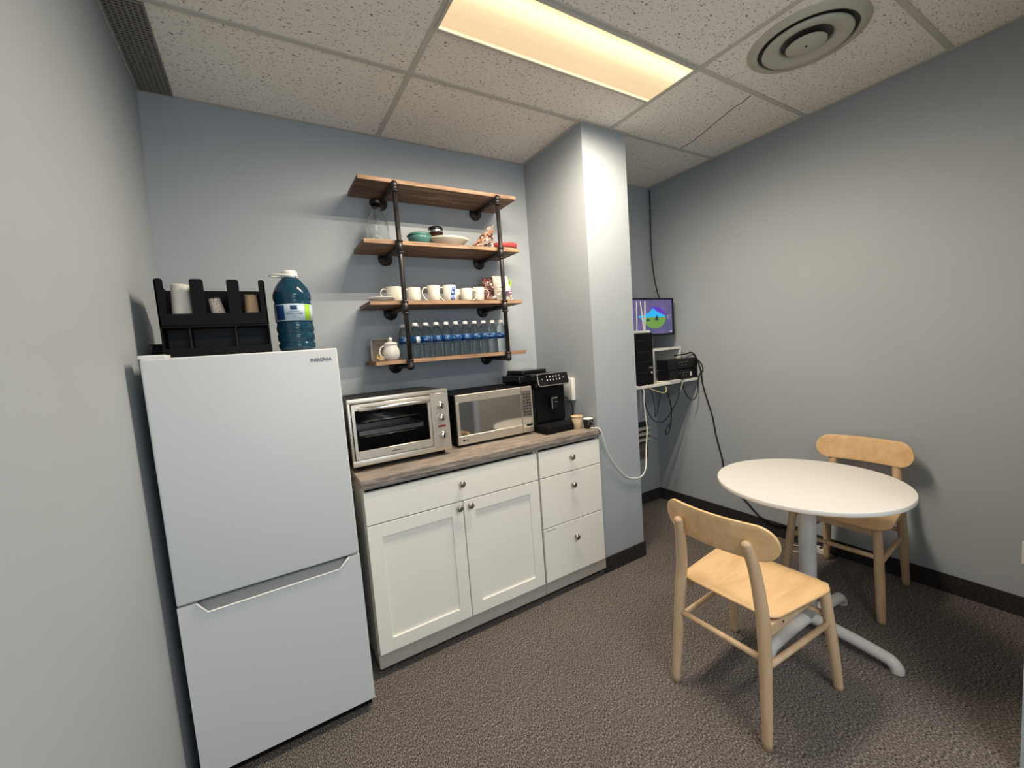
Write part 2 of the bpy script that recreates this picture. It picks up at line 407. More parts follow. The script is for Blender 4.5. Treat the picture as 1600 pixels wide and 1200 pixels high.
box(b, FX0, 0.056, FY+0.012, FY+0.041, 0.628, 0.677); box(b, 0.548, FX1, FY+0.012, FY+0.041, 0.628, 0.677)
obj('door_core', b, 'white_app', t)
b = new()
prism(b, [(FY+0.004, 0.631), (FY+0.041, 0.6765), (FY+0.0415, 0.631)], 0.057, 0.547, 'x')
obj('handle_recess', b, 'grey_app', ld)
b = new()
tube(b, [(0.056, FY-0.001, 0.677), (0.085, FY-0.001, 0.636), (0.510, FY-0.001, 0.640), (0.548, FY-0.001, 0.677)], 0.0034, 8, 0)
obj('handle_rim', b, 'white_edge', ld)
obj('kick_plate', box(new(), FX0+0.01, FX1-0.01, FY+0.03, FY+0.06, 0.012, 0.05), 'black_matte', t)
b = new(); box(b, FX0+0.008, FX1-0.008, FY+0.034, FY+0.053, 0.06, 1.505)
obj('door_gasket', b, 'dark', t)
obj('hinge_cover', box(new(), FX0-0.004, 0.070, FY+0.006, FY+0.10, 1.512, 1.524, 0.003), 'white_edge', t)
tx = text_bm('INSIGNIA', 0.0175, (0.4925, FY-0.0004, 1.4665), FRONT)
for v in tx.verts: v.co.x = 0.4925+(v.co.x-0.4925)*1.02
obj('lettering', tx, 'dark', t)
b = new()
for x in (0.06, 0.53):
    for y in (-0.66, -0.12): obj('foot', cyl(new(), (x, y, 0), (x, y, 0.031), 0.018), 'black', t)
FT = 1.5125

# black cup organiser
OY = -0.60
t = thing('cup_organizer', 'black plastic cup and lid organizer on top of the refrigerator', 'organizer', (0.208, -0.45, 1.5105))
zb = 1.5105
def arch(x0, x1, z, zt, r=0.008):
    return [(x0, z), (x0, zt-r), (x0+r*0.3, zt-r*0.3), (x0+r, zt), (x1-r, zt), (x1-r*0.3, zt-r*0.3), (x1, zt-r), (x1, z)]
ups = [(0.041, 0.066, 1.797), (0.141, 0.182, 1.797), (0.253, 0.292, 1.797), (0.356, 0.377, 1.797)]
b = new()
pts = [(0.041, 1.628)]
for i, (a, c_, zt) in enumerate(ups):
    pts += arch(a, c_, 1.672, zt)
pts += [(0.377, 1.628)]
prism(b, pts, OY, OY+0.006, 'y')
obj('front_panel', b, 'black_matte', t)
for x in (0.041, 0.372):
    prism_pts = [(OY, zb+0.004), (OY+0.30, zb+0.004), (OY+0.30, 1.70), (OY+0.20, 1.785), (OY, 1.79)]
    obj('side_panel', prism(new(), prism_pts, x, x+0.005, 'x'), 'black_matte', t)
for x in (0.159, 0.270):
    prism_pts = [(OY+0.006, 1.63), (OY+0.20, 1.63), (OY+0.20, 1.785), (OY+0.006, 1.785)]
    obj('divider', prism(new(), prism_pts, x, x+0.005, 'x'), 'black_matte', t)
obj('bin_floor', box(new(), 0.046, 0.372, OY, OY+0.20, 1.622, 1.630), 'black_matte', t)
obj('rear_panel', box(new(), 0.046, 0.372, OY+0.195, OY+0.20, 1.63, 1.783), 'black_matte', t)
b = new(); box(b, 0.046, 0.372, OY+0.10, OY+0.105, zb+0.004, 1.622); 
for x in (0.12, 0.262): box(b, x, x+0.005, OY+0.02, OY+0.10, zb+0.03, 1.622)
obj('lower_shelf_divider', b, 'dark', t)
obj('lower_lip', box(new(), 0.043, 0.377, OY-0.03, OY-0.022, zb+0.004, 1.546, 0.002), 'black_matte', t)
obj('base_tray', box(new(), 0.043, 0.377, OY-0.03, OY+0.30, zb, zb+0.008, 0.002), 'black_matte', t)

def cup_prof(rb, rt, h):      # open end at z=h
    return [(0, 0.004), (rb-0.001, 0.004), (rb, 0.0), (rb+0.0005, 0.006), (rt-0.0005, h-0.004), (rt+0.0025, h-0.003), (rt+0.003, h), (rt, h+0.0015), (rt-0.0015, h-0.003), (rb-0.002, 0.007), (0, 0.006)]
def cup_stack(n, x, y, z, rb, rt, h, step, m, label, group, lean=0.0, name='paper_cup'):
    R = Matrix.Rotation(PI, 3, 'X')
    for i in range(n):
        bm = new(); lathe(bm, cup_prof(rb, rt, h), (0, 0, h), 32, R)
        pos = (x+math.sin(lean)*step*i, y, z+step*i)
        which = ['lowest of the stack', 'second lowest', 'third lowest', 'second from top', 'topmost'][i if i < n-1 else 4]
        o = single(name, bm, m, label+(', '+which if n > 1 else ''), 'cup', (0, 0, 0), group if n > 1 else None)
        o.location = pos; o.rotation_euler = (0, lean, 0); yield o
list(cup_stack(5, 0.1085, OY+0.048, 1.630, 0.0275, 0.0345, 0.118, 0.0085, 'paper_white', 'white paper cup nested in the left bin of the organizer', 'white paper cups in the organizer'))
list(cup_stack(3, 0.326, OY+0.045, 1.630, 0.0205, 0.0265, 0.098, 0.0085, 'kraft', 'brown kraft paper cup nested in the right bin of the organizer', 'brown paper cups in the organizer'))
m = mat('speckled_paper', (0.68, 0.58, 0.50), 0.6); nt = m.node_tree; vo = nt.nodes.new('ShaderNodeTexVoronoi'); vo.inputs['Scale'].default_value = 135
tc = nt.nodes.new('ShaderNodeTexCoord'); nt.links.new(tc.outputs['Object'], vo.inputs['Vector'])
r = nt.nodes.new('ShaderNodeValToRGB'); r.color_ramp.elements[0].position = 0.24; r.color_ramp.elements[0].color = (0.12, 0.07, 0.07, 1)
r.color_ramp.elements[1].position = 0.32; r.color_ramp.elements[1].color = (0.70, 0.60, 0.52, 1)
nt.links.new(vo.outputs['Distance'], r.inputs[0]); nt.links.new(r.outputs[0], nt.nodes['Principled BSDF'].inputs['Base Color'])
list(cup_stack(1, 0.222, OY+0.045, 1.635, 0.019, 0.0255, 0.098, 0.01, m, 'small speckled paper cup leaning in the middle bin of the organizer', None, -0.16))

# low black tray beside the organiser
t = thing('black_tray', 'low black plastic tray between the organizer and the left wall', 'tray', (0.01, -0.40, 1.5105))
obj('tray_body', prism(new(), [(-0.018, 1.5105), (0.036, 1.5105), (0.036, 1.568), (-0.008, 1.568)], -0.47, -0.26, 'y', 0.003), 'black_matte', t)
obj('tray_rim', box(new(), -0.016, 0.037, -0.476, -0.255, 1.568, 1.574, 0.002), 'black', t)

# ------------------------------------------------------------------ large water jug
jc = (0.476, -0.50, 1.5105)
t = thing('water_jug', 'large blue water jug with white cap and handle on the refrigerator', 'water jug', jc)
m = mat('blue_jug_plastic', (0.012, 0.065, 0.115), 0.10, trans=0.35, ior=1.3, coat=0.4)
jp = [(0, 0), (0.055, 0), (0.064, 0.008), (0.070, 0.022), (0.071, 0.036), (0.066, 0.041), (0.066, 0.046), (0.071, 0.052), (0.0715, 0.074), (0.068, 0.080), (0.068, 0.084),
      (0.0715, 0.090), (0.072, 0.105), (0.069, 0.118), (0.068, 0.124), (0.0715, 0.130), (0.0715, 0.198), (0.070, 0.206), (0.068, 0.211), (0.072, 0.219), (0.073, 0.232), (0.072, 0.243),
      (0.066, 0.262), (0.056, 0.281), (0.042, 0.300), (0.030, 0.313), (0.026, 0.318), (0.026, 0.324), (0, 0.324)]
obj('bottle_body', lathe(new(), jp, jc, 56), m, t)
obj('bottle_cap', lathe(new(), [(0.029, 0.314), (0.030, 0.318), (0.030, 0.334), (0.027, 0.342), (0, 0.343)], jc, 32), 'white', t)
b = new(); R = Matrix.Rotation(math.radians(8), 3, 'Y')
loop = [(0.026, 0.02, 0.320), (-0.02, 0.030, 0.322), (-0.060, 0.018, 0.322), (-0.075, -0.004, 0.321), (-0.060, -0.024, 0.322), (-0.02, -0.031, 0.322), (0.026, -0.02, 0.320)]
tube(b, [(jc[0]+x, jc[1]+y, jc[2]+z) for x, y, z in loop], 0.0042, 8, 6)
obj('carry_handle', b, 'white', t)
# label band and its print
def band(r, z0, z1, a0, a1, c, n=24, t_=0.0008):
    bm = bmesh.new(); rows = []
    for i in range(n+1):
        a = a0+(a1-a0)*i/n
        rows.append([bm.verts.new((c[0]+rr*math.cos(a), c[1]+rr*math.sin(a), c[2]+z)) for rr, z in ((r, z0), (r, z1), (r-t_, z1), (r-t_, z0))])
    for A, B in zip(rows, rows[1:]):
        for k in range(4): bm.faces.new((A[k], B[k], B[(k+1) % 4], A[(k+1) % 4]))
    bm.faces.new(rows[0][::-1]); bm.faces.new(rows[-1])
    bmesh.ops.recalc_face_normals(bm, faces=bm.faces)
    for f in bm.faces: f.smooth = True
    return bm
D = math.radians
m_lab = mat('jug_label', (0.45, 0.56, 0.66), 0.4); m_blue = mat('label_blue', (0.010, 0.05, 0.16), 0.4); m_green = mat('label_green', (0.30, 0.55, 0.03), 0.4)
lb = obj('jug_label', band(0.0724, 0.130, 0.198, 0, 2*PI, jc, 56), m_lab, t)
obj('label_panel', band(0.0729, 0.134, 0.194, D(205), D(238), jc, 8), m_blue, lb)
obj('green_stripe', band(0.0729, 0.131, 0.197, D(301), D(322), jc, 6), m_green, lb)
obj('emblem', band(0.0730, 0.175, 0.191, D(257), D(277), jc, 8), m_blue, lb)
def curved_text(s, size, ang, r, c, z):
    bm = text_bm(s, size, (0, 0, 0), FRONT, 0.0003, 'CENTER')
    for v in bm.verts:
        a = ang+v.co.x/r; rr = r-v.co.y*0.5
        v.co = Vector((c[0]+rr*math.cos(a), c[1]+rr*math.sin(a), c[2]+z+v.co.z))
    return bm
b = new(); merge(b, curved_text('NATURAL', 0.009, D(268), 0.0732, jc, 0.164)); merge(b, curved_text('SPRING WATER', 0.009, D(268), 0.0732, jc, 0.155)); merge(b, curved_text('4 L', 0.008, D(268), 0.0732, jc, 0.143))
obj('label_lettering', b, m_blue, lb)

# ------------------------------------------------------------------ base cabinets and worktop
KF = -0.630
def knob(x, z, parent, y=KF):
    obj('knob', lathe(new(), [(0, 0), (0.006, 0), (0.005, 0.010), (0.006, 0.014), (0.0155, 0.018), (0.0165, 0.022), (0.0145, 0.027), (0.008, 0.0295), (0, 0.030)], (x, y, z), 24, Matrix.Rotation(PI/2, 3, 'X')), 'nickel', parent)
def cab_body(t, x0, x1, toe=True):
    b = new()
    box(b, x0, x0+0.016, KF+0.021, -0.01, 0.048, 0.893); box(b, x1-0.016, x1, KF+0.021, -0.01, 0.048, 0.893)
    box(b, x0+0.016, x1-0.016, KF+0.021, -0.01, 0.10, 0.116); box(b, x0+0.016, x1-0.016, KF+0.021, -0.01, 0.88, 0.893)
    box(b, x0+0.016, x1-0.016, -0.03, -0.014, 0.116, 0.88)
    obj('carcass', b, 'cab_taupe', t)
    obj('toe_kick', box(new(), x0, x1, KF+0.004, KF+0.020, 0.046, 0.1105), 'cab_taupe', t)
    for x in (x0+0.08, x1-0.08):
        for y in (KF+0.12, -0.10): obj('leg', cyl(new(), (x, y, 0), (x, y, 0.10), 0.018), 'black', t)
def flat_drawer(t, x0, x1, z0, z1, kz=None):
    d = obj('drawer_front', box(new(), x0, x1, KF, KF+0.019, z0, z1, 0.0015, 1), 'cab', t)
    knob((x0+x1)/2, kz if kz else (z0+z1)/2, d); return d
def shaker_door(t, x0, x1, z0, z1, kx, kz):
    b = new(); s = 0.062
    box(b, x0, x0+s, KF, KF+0.019, z0, z1, 0.001, 1); box(b, x1-s, x1, KF, KF+0.019, z0, z1, 0.001, 1)
    box(b, x0+s, x1-s, KF, KF+0.019, z0, z0+s, 0.001, 1); box(b, x0+s, x1-s, KF, KF+0.019, z1-s, z1, 0.001, 1)
    box(b, x0+s-0.002, x1-s+0.002, KF+0.009, KF+0.016, z0+s-0.002, z1-s+0.002)
    d = obj('door', b, 'cab', t); knob(kx, kz, d); return d
t = thing('base_cabinet', 'cream double-door base cabinet with one wide drawer beside the refrigerator', 'cabinet', (1.12, -0.32, 0))
cab_body(t, 0.648, 1.583)
flat_drawer(t, 0.654, 1.578, 0.7235, 0.872, 0.812)
shaker_door(t, 0.654, 1.117, 0.112, 0.7185, 1.092, 0.693)
shaker_door(t, 1.121, 1.578, 0.112, 0.7185, 1.152, 0.693)
t = thing('drawer_cabinet', 'cream three-drawer base cabinet next to the column', 'cabinet', (1.81, -0.32, 0))
cab_body(t, 1.585, 2.045)
flat_drawer(t, 1.591, 2.040, 0.7235, 0.872, 0.808)
flat_drawer(t, 1.591, 2.040, 0.430, 0.7185, 0.642)
d = flat_drawer(t, 1.591, 2.040, 0.112, 0.425, 0.325)
obj('small_tag', box(new(), 1.605, 1.675, KF-0.0008, KF, 0.412, 0.4155), 'cab_taupe', d)
b = new(); box(b, 0.645, 2.0535, KF-0.012, -0.001, 0.906, 0.935, 0.004, 2); box(b, 0.648, 2.0535, KF-0.004, KF+0.02, 0.894, 0.906, 0.001, 1)
box(b, 0.648, 0.660, KF+0.02, -0.02, 0.894, 0.906); box(b, 2.040, 2.0535, KF+0.02, -0.02, 0.894, 0.906)
single('worktop', b, 'top', 'grey-brown wood-look laminate worktop over the base cabinets', 'countertop', (1.35, -0.32, 0.894))
CT = 0.9355

# ------------------------------------------------------------------ toaster oven
TX0, TX1, TY, TZ0, TZ1 = 0.647, 1.139, -0.500, 0.962, 1.279
t = thing('toaster_oven', 'brushed steel toaster oven with glass door and three knobs', 'toaster oven', ((TX0+TX1)/2, -0.33, CT))
b = new()   # open shell
box(b, TX0+0.006, TX1-0.006, TY+0.02, -0.14, TZ1-0.012, TZ1-0.004, 0.002); box(b, TX0+0.006, TX1-0.006, TY+0.02, -0.14, TZ0+0.004, TZ0+0.02)
box(b, TX0+0.006, TX0+0.012, TY+0.02, -0.14, TZ0+0.01, TZ1-0.008); box(b, TX1-0.012, TX1-0.006, TY+0.02, -0.14, TZ0+0.01, TZ1-0.008)
box(b, TX0+0.006, TX1-0.006, -0.15, -0.14, TZ0+0.01, TZ1-0.008); box(b, 1.050, 1.056, TY+0.02, -0.15, TZ0+0.02, TZ1-0.012)
obj('housing', b, 'dark', t)
b = new(); DX0, DX1, DZ0, DZ1 = 0.659, 1.043, 0.991, 1.257
box(b, TX0, TX1, TY, TY+0.022, DZ1, TZ1, 0.004, 2); box(b, TX0, TX1, TY, TY+0.022, TZ0, DZ0, 0.003, 2)
box(b, TX0, DX0, TY, TY+0.022, DZ0-0.004, DZ1+0.004, 0.003, 2); box(b, DX1, TX1, TY, TY+0.022, DZ0-0.004, DZ1+0.004, 0.002, 1)
obj('front_frame', b, 'steel', t, 40)
b = new()
box(b, DX0+0.003, DX1-0.003, TY-0.003, TY+0.012, DZ0+0.002, DZ0+0.042, 0.002, 1)
box(b, DX0+0.003, DX1-0.003, TY-0.003, TY+0.012, DZ1-0.034, DZ1-0.003, 0.002, 1)
box(b, DX0+0.003, DX0+0.017, TY-0.003, TY+0.012, DZ0+0.04, DZ1-0.033, 0.001, 1); box(b, DX1-0.017, DX1-0.003, TY-0.003, TY+0.012, DZ0+0.04, DZ1-0.033, 0.001, 1)
dr = obj('oven_door', b, 'steel', t, 40)
mg = mat('smoked_oven_glass', (0.55, 0.55, 0.55), 0.03, trans=1.0, ior=1.2)
obj('door_glass', box(new(), DX0+0.016, DX1-0.016, TY+0.002, TY+0.006, DZ0+0.041, DZ1-0.033), mg, dr)
b = new(); cyl(b, (DX0+0.03, TY-0.038, 1.232), (DX1-0.012, TY-0.038, 1.232), 0.0095, round_end=0.003)
for x in (DX0+0.036, DX1-0.018): box(b, x-0.006, x+0.006, TY-0.036, TY-0.002, 1.225, 1.239, 0.002)
obj('door_handle', b, 'chrome', dr)
b = new(); R = 0
tb = new()
for k in range(13): box(tb, 0.826+k*0.0042, 0.829+k*0.0042, TY-0.0036, TY-0.003, 1.008, 1.0125)
obj('lettering', tb, 'dark', dr)
for z in (1.165, 1.092):
    b = new()
    for k in range(9):
        y = TY+0.035+0.03*k; cyl(b, (0.668, y, z), (1.046, y, z), 0.0016, seg=6)
    cyl(b, (0.668, TY+0.03, z), (1.046, TY+0.03, z), 0.0028, seg=8)
    for x in (0.676, 1.038): cyl(b, (x, TY+0.03, z), (x, TY+0.28, z), 0.0025, seg=6)
    obj('oven_rack', b, 'chrome', t)
b = new(); box(b, 0.70, 1.01, TY+0.05, TY+0.28, 1.097, 1.100); box(b, 0.70, 1.01, TY+0.047, TY+0.051, 1.097, 1.118)
box(b, 0.70, 1.01, TY+0.28, TY+0.284, 1.097, 1.118); box(b, 0.697, 0.70, TY+0.05, TY+0.28, 1.097, 1.118); box(b, 1.01, 1.013, TY+0.05, TY+0.28, 1.097, 1.118)
obj('baking_pan', b, 'nickel', t)
for z, lab in ((1.196, None), (1.133, None), (1.043, None)):
    k = obj('control_knob', lathe(new(), [(0, 0), (0.019, 0), (0.019, 0.004), (0.0165, 0.006), (0.015, 0.020), (0.013, 0.022), (0, 0.022)], (1.094, TY, z), 28, Matrix.Rotation(PI/2, 3, 'X')), 'chrome', t)
    obj('knob_grip', box(new(), 1.0915, 1.0965, TY-0.028, TY-0.021, z-0.014, z+0.014, 0.001, 1), 'dark', k)
m_red = mat('dark_red_display', (0.22, 0.015, 0.012), 0.3)
obj('indicator_strip', box(new(), 1.074, 1.114, TY-0.0012, TY+0.001, 1.084, 1.0935), m_red, t)
for z in (1.196, 1.133, 1.043):
    b = new()
    for k in range(7):
        a = D(-30+40*k); x = 1.094-0.0245*math.cos(a); zz = z+0.0245*math.sin(a)
        box(b, x-0.0022, x+0.0022, TY-0.0006, TY, zz-0.0008, zz+0.0008)
    obj('dial_scale', b, 'dark', t)
b = new()
for x in (TX0+0.04, TX1-0.04):
    for y in (TY+0.05, -0.18): obj('foot', cyl(new(), (x, y, CT), (x, y, TZ0+0.005), 0.016, 0.02), 'black', t)
b = new()
for k in range(2): box(b, TX0+0.03+0.0*k, TX1-0.16, -0.42+0.14*k, -0.41+0.14*k, TZ1-0.004, TZ1+0.0015)
obj('top_rib', b, 'dark', t)

# ------------------------------------------------------------------ microwave
MX0, MX1, MY, MZ0, MZ1 = 1.207, 1.707, -0.430, 0.950, 1.226
t = thing('microwave_oven', 'stainless microwave oven with mirrored door beside the coffee machine', 'microwave', ((MX0+MX1)/2, -0.25, CT))
obj('housing', box(new(), MX0+0.004, MX1-0.002, MY+0.018, -0.06, MZ0+0.002, MZ1-0.002, 0.004), 'black_matte', t)
XS = 1.632
b = new(); z0, z1 = 0.999, 1.184; x0, x1 = MX0+0.020, XS-0.004
box(b, MX0, XS-0.0012, MY, MY+0.018, z1, MZ1, 0.002, 1); box(b, MX0, XS-0.0012, MY, MY+0.018, MZ0, z0, 0.002, 1)
box(b, MX0, x0, MY, MY+0.018, z0-0.002, z1+0.002, 0.002, 1); box(b, x1, XS-0.0012, MY, MY+0.018, z0-0.002, z1+0.002)
d = obj('door', b, 'steel', t)
obj('mirror_window', box(new(), x0-0.001, x1+0.001, MY+0.002, MY+0.017, z0-0.001, z1+0.001), 'mirror', d)
b = new(); lathe(b, [(0, 0), (0.0062, 0), (0.0062, 0.0008), (0, 0.0008)], (1.241, MY, 0.974), 20, Matrix.Rotation(PI/2, 3, 'X'))
merge(b, text_bm('LG', 0.015, (1.250, MY-0.0006, 0.969), FRONT)); obj('lettering', b, 'dark', d)
b = new(); box(b, XS+0.0012, MX1, MY, MY+0.018, 1.200, MZ1, 0.002, 1); box(b, XS+0.0012, MX1, MY, MY+0.018, MZ0, 0.985, 0.002, 1); box(b, MX1-0.008, MX1, MY, MY+0.018, 0.984, 1.201)
cp = obj('control_panel', b, 'steel', t)
obj('panel_face', box(new(), XS+0.0012, MX1-0.007, MY+0.002, MY+0.017, 0.984, 1.201), 'mirror', cp)
b = new(); random.seed(3)
for r_ in range(8):
    for c_ in range(3):
        x = XS+0.014+c_*0.019; z = 1.182-r_*0.0175
        box(b, x, x+random.uniform(0.008, 0.014), MY+0.0008, MY+0.002, z-0.007, z)
obj('keypad', b, 'dark', cp)
b = new()
for c_ in range(5): box(b, XS+0.012+c_*0.0105, XS+0.0195+c_*0.0105, MY+0.0008, MY+0.002, 0.999, 1.011)
obj('function_keys', b, 'cab_taupe', cp)
obj('door_button', box(new(), XS+0.012, MX1-0.010, MY-0.002, MY, 0.957, 0.979, 0.001, 1), 'steel', cp)
b = new()
for x in (MX0+0.04, MX1-0.04):
    for y in (MY+0.05, -0.12): obj('foot', cyl(new(), (x, y, CT), (x, y, MZ0+0.004), 0.014), 'black', t)

# ------------------------------------------------------------------ coffee machine (local frame, then turned)
t = thing('coffee_machine', 'black automatic espresso machine with touch panel and chrome trim', 'coffee machine', (0, 0, 0))
WM[t.name] = Matrix()
w_ = 0.244
b = new(); box(b, 0, w_, 0.02, 0.34, 0.0, 0.335, 0.012, 3); obj('machine_body', b, 'black', t, 40)
obj('water_tank', box(new(), -0.042, 0.026, 0.10, 0.30, 0.296, 0.345, 0.010, 3), 'gloss', t, 40)
b = new(); box(b, 0.012, w_-0.008, 0.035, 0.33, 0.333, 0.352, 0.008, 3); obj('top_cover', b, 'black', t, 40)
obj('bean_hopper_lid', box(new(), 0.012, 0.200, 0.13, 0.32, 0.350, 0.376, 0.008, 3), 'gloss', t, 40)
# slanted control head
R = Matrix.Rotation(D(-14), 3, 'X')
hp = (w_/2, -0.004, 0.312)
b = new(); box(b, -0.001, w_+0.001, -0.034, 0.045, 0.272, 0.352, 0.012, 3, R, hp); hd = obj('control_head', b, 'gloss', t, 40)
def rrect(x0, x1, z0, z1, r, n=5):
    out = []
    for cx_, cz_, a0 in ((x1-r, z1-r, 0), (x0+r, z1-r, 90), (x0+r, z0+r, 180), (x1-r, z0+r, 270)):
        for k in range(n+1):
            a = D(a0+90*k/n); out.append((cx_+r*math.cos(a), cz_+r*math.sin(a)))
    return out
P = [Vector((x, -0.036, z)) for x, z in rrect(0.004, w_-0.004, 0.275, 0.349, 0.016)]
P = [Vector(hp)+R @ (p-Vector(hp)) for p in P]
b = new(); tube(b, P, 0.0032, 8, 0, closed=True); obj('chrome_rim', b, 'chrome', hd)
m_ic = mat('lit_icons', (0.6, 0.6, 0.6), 0.4, emit=((1, 1, 1), 0.28))
for r_ in range(2):
    for c_ in range(5):
        x = 0.072+c_*0.024; z = 0.304+r_*0.020
        obj('touch_icon', box(new(), x, x+(0.003 if (c_*3+r_) % 4 else 0.005), -0.0362, -0.0345, z, z+0.009, 0, 1, R, hp), m_ic, hd)
for x in (0.035, 0.200): obj('touch_icon', box(new(), x, x+0.004, -0.0362, -0.0345, 0.315, 0.319, 0, 1, R, hp), m_ic, hd)
obj('brew_front', box(new(), 0.010, w_-0.010, 0.006, 0.024, 0.058, 0.275, 0.004, 2), 'black_matte', t)
b = new(); box(b, 0.098, 0.150, -0.030, 0.010, 0.140, 0.215, 0.006, 2); sp = obj('spout', b, 'black', t)
b = new(); box(b, 0.100, 0.107, -0.034, -0.029, 0.135, 0.205, 0.002, 1); box(b, 0.100, 0.148, -0.034, -0.029, 0.198, 0.205, 0.002, 1); box(b, 0.120, 0.146, -0.034, -0.029, 0.176, 0.179)
obj('spout_trim', b, 'chrome', sp)
b = new(); box(b, -0.002, w_+0.004, -0.098, 0.022, 0.0, 0.044, 0.010, 3); dt = obj('drip_tray', b, 'black_matte', t, 40)
b = new()
for k in range(14): box(b, 0.016+k*0.0152, 0.022+k*0.0152, -0.086, 0.004, 0.044, 0.0465)
obj('tray_grate', b, 'dark', dt)
t.location = (1.722, -0.440, CT); t.rotation_euler = (0, 0, D(2))

# power cube / charger plugged into the column side
t = thing('charger', 'white plug-in power adapter on the grey column side', 'charger', (CX0-0.002, -0.383, 1.095))
obj('adapter_body', box(new(), CX0-0.036, CX0-0.006, -0.426, -0.340, 1.095, 1.240, 0.006, 2), 'white', t, 40)
obj('wall_plate', box(new(), CX0-0.0055, CX0-0.0003, -0.420, -0.346, 1.10, 1.235, 0.002, 1), 'china_plain', t)
# short black lead of the coffee machine
b = new(); tube(b, [(1.985, -0.36, 1.10), (2.01, -0.375, 1.115), (2.035, -0.395, 1.07), (2.035, -0.40, 1.00), (2.01, -0.38, 0.955), (1.99, -0.33, 0.942)], 0.0035, 8)
single('power_lead', b, 'black', 'short black power lead hanging under the white adapter', 'cable', (2.01, -0.38, 0.937))

# two small cups on the worktop
def open_cup(rb, rt, h, th=0.002):
    return [(0, 0), (rb-0.002, 0), (rb, 0.002), (rt, h-0.001), (rt-th/2, h), (rt-th, h-0.001), (rb-th, th+0.001), (0, th)]
m_beige = mat('beige_paper', (0.62, 0.47, 0.29), 0.6)
t = thing('paper_cup', 'small beige paper cup with rolled rim on the worktop', 'cup', (1.960, -0.530, CT))
obj('cup_wall', lathe(new(), open_cup(0.024, 0.034, 0.078), (1.960, -0.530, CT), 32), m_beige, t)
b = new(); tube(b, [(1.960+0.0345*math.cos(2*PI*k/32), -0.530+0.0345*math.sin(2*PI*k/32), CT+0.078) for k in range(32)], 0.0028, 6, 0, closed=True)
obj('rolled_rim', b, m_beige, t)
t = thing('espresso_cup', 'small black espresso cup with white rim at the worktop end', 'cup', (2.012, -0.572, CT))
obj('cup_wall', lathe(new(), open_cup(0.026, 0.0315, 0.060, 0.003), (2.012, -0.572, CT), 32), 'gloss', t)
obj('white_lining', lathe(new(), [(0.0318, 0.0585), (0.0318, 0.0612), (0.0275, 0.0612), (0.024, 0.004), (0, 0.0035)], (2.012, -0.572, CT), 32), 'china_plain', t)
b = new(); random.seed(2)
for k in range(7):
    a = D(225+random.uniform(0, 60)); z = 0.012+0.006*k; r_ = 0.0268+(0.0315-0.026)*z/0.06
    box(b, 2.012+r_*math.cos(a)-0.0015, 2.012+r_*math.cos(a)+0.0015, -0.572+r_*math.sin(a)-0.001, -0.572+r_*math.sin(a)+0.001, CT+z, CT+z+0.003)
obj('gold_speckle', b, m_beige, t)

# ------------------------------------------------------------------ pipe shelf
ZS = [2.350, 2.034, 1.718, 1.402]
PXS = [1.024, 1.641]
PY = -0.300
t = thing('pipe_shelf', 'four-tier wall shelf of rustic boards on black iron pipes', 'wall shelf', (1.33, 0, 1.38))
SB = [z+0.0175 for z in ZS]
for k, z in enumerate(SB):
    bx = obj('shelf_board', box(new(), 0.848, 1.788, -0.276, -0.014, z, z+0.022, 0.0012, 1), 'shelfwood', t)
    obj('front_edge', box(new(), 0.8485, 1.7875, -0.2775, -0.2745, z+0.001, z+0.0215), 'edgewood', bx)
for x in PXS:
    b = new(); cyl(b, (x, PY, ZS[-1]), (x, PY, ZS[0]), 0.0125)
    pp = obj('upright_pipe', b, 'pipe', t)
    for k, z in enumerate(ZS):
        b = new()
        if k in (0, 3):
            lathe(b, [(0, -0.020), (0.010, -0.0195), (0.0175, -0.012), (0.0195, 0), (0.0175, 0.012), (0.010, 0.0195), (0, 0.020)], (x, PY, z), 20)
            s = -1 if k == 0 else 1
            cyl(b, (x, PY, z), (x, PY, z+s*0.034), 0.0172); cyl(b, (x, PY, z+s*0.028), (x, PY, z+s*0.036), 0.0195)
        else:
            cyl(b, (x, PY, z-0.032), (x, PY, z+0.032), 0.0168)
            for s in (-1, 1): cyl(b, (x, PY, z+s*0.026), (x, PY, z+s*0.034), 0.0192)
        cyl(b, (x, PY, z), (x, PY+0.034, z), 0.0165); cyl(b, (x, PY+0.028, z), (x, PY+0.036, z), 0.0175)
        obj('pipe_fitting', b, 'pipe', pp)
    for z in ZS:
        b = new(); cyl(b, (x, PY+0.02, z), (x, -0.004, z), 0.0125); cyl(b, (x, -0.022, z), (x, -0.003, z), 0.0172)
        ar = obj('bracket_pipe', b, 'pipe', t)
        b = new(); lathe(b, [(0, 0), (0.041, 0), (0.042, 0.003), (0.041, 0.007), (0.022, 0.009), (0.020, 0.012), (0, 0.012)], (x, -0.001, z), 32, Matrix.Rotation(PI/2, 3, 'X'))
        for q in range(4):
            a = PI/4+q*PI/2; lathe(b, [(0, 0.007), (0.005, 0.007), (0.004, 0.010), (0, 0.0105)], (x+0.031*math.cos(a), -0.001, z+0.031*math.sin(a)), 8, Matrix.Rotation(PI/2, 3, 'X'))
        obj('wall_flange', b, 'pipe', ar)
T1, T2, T3, T4 = [z+0.0225 for z in SB]

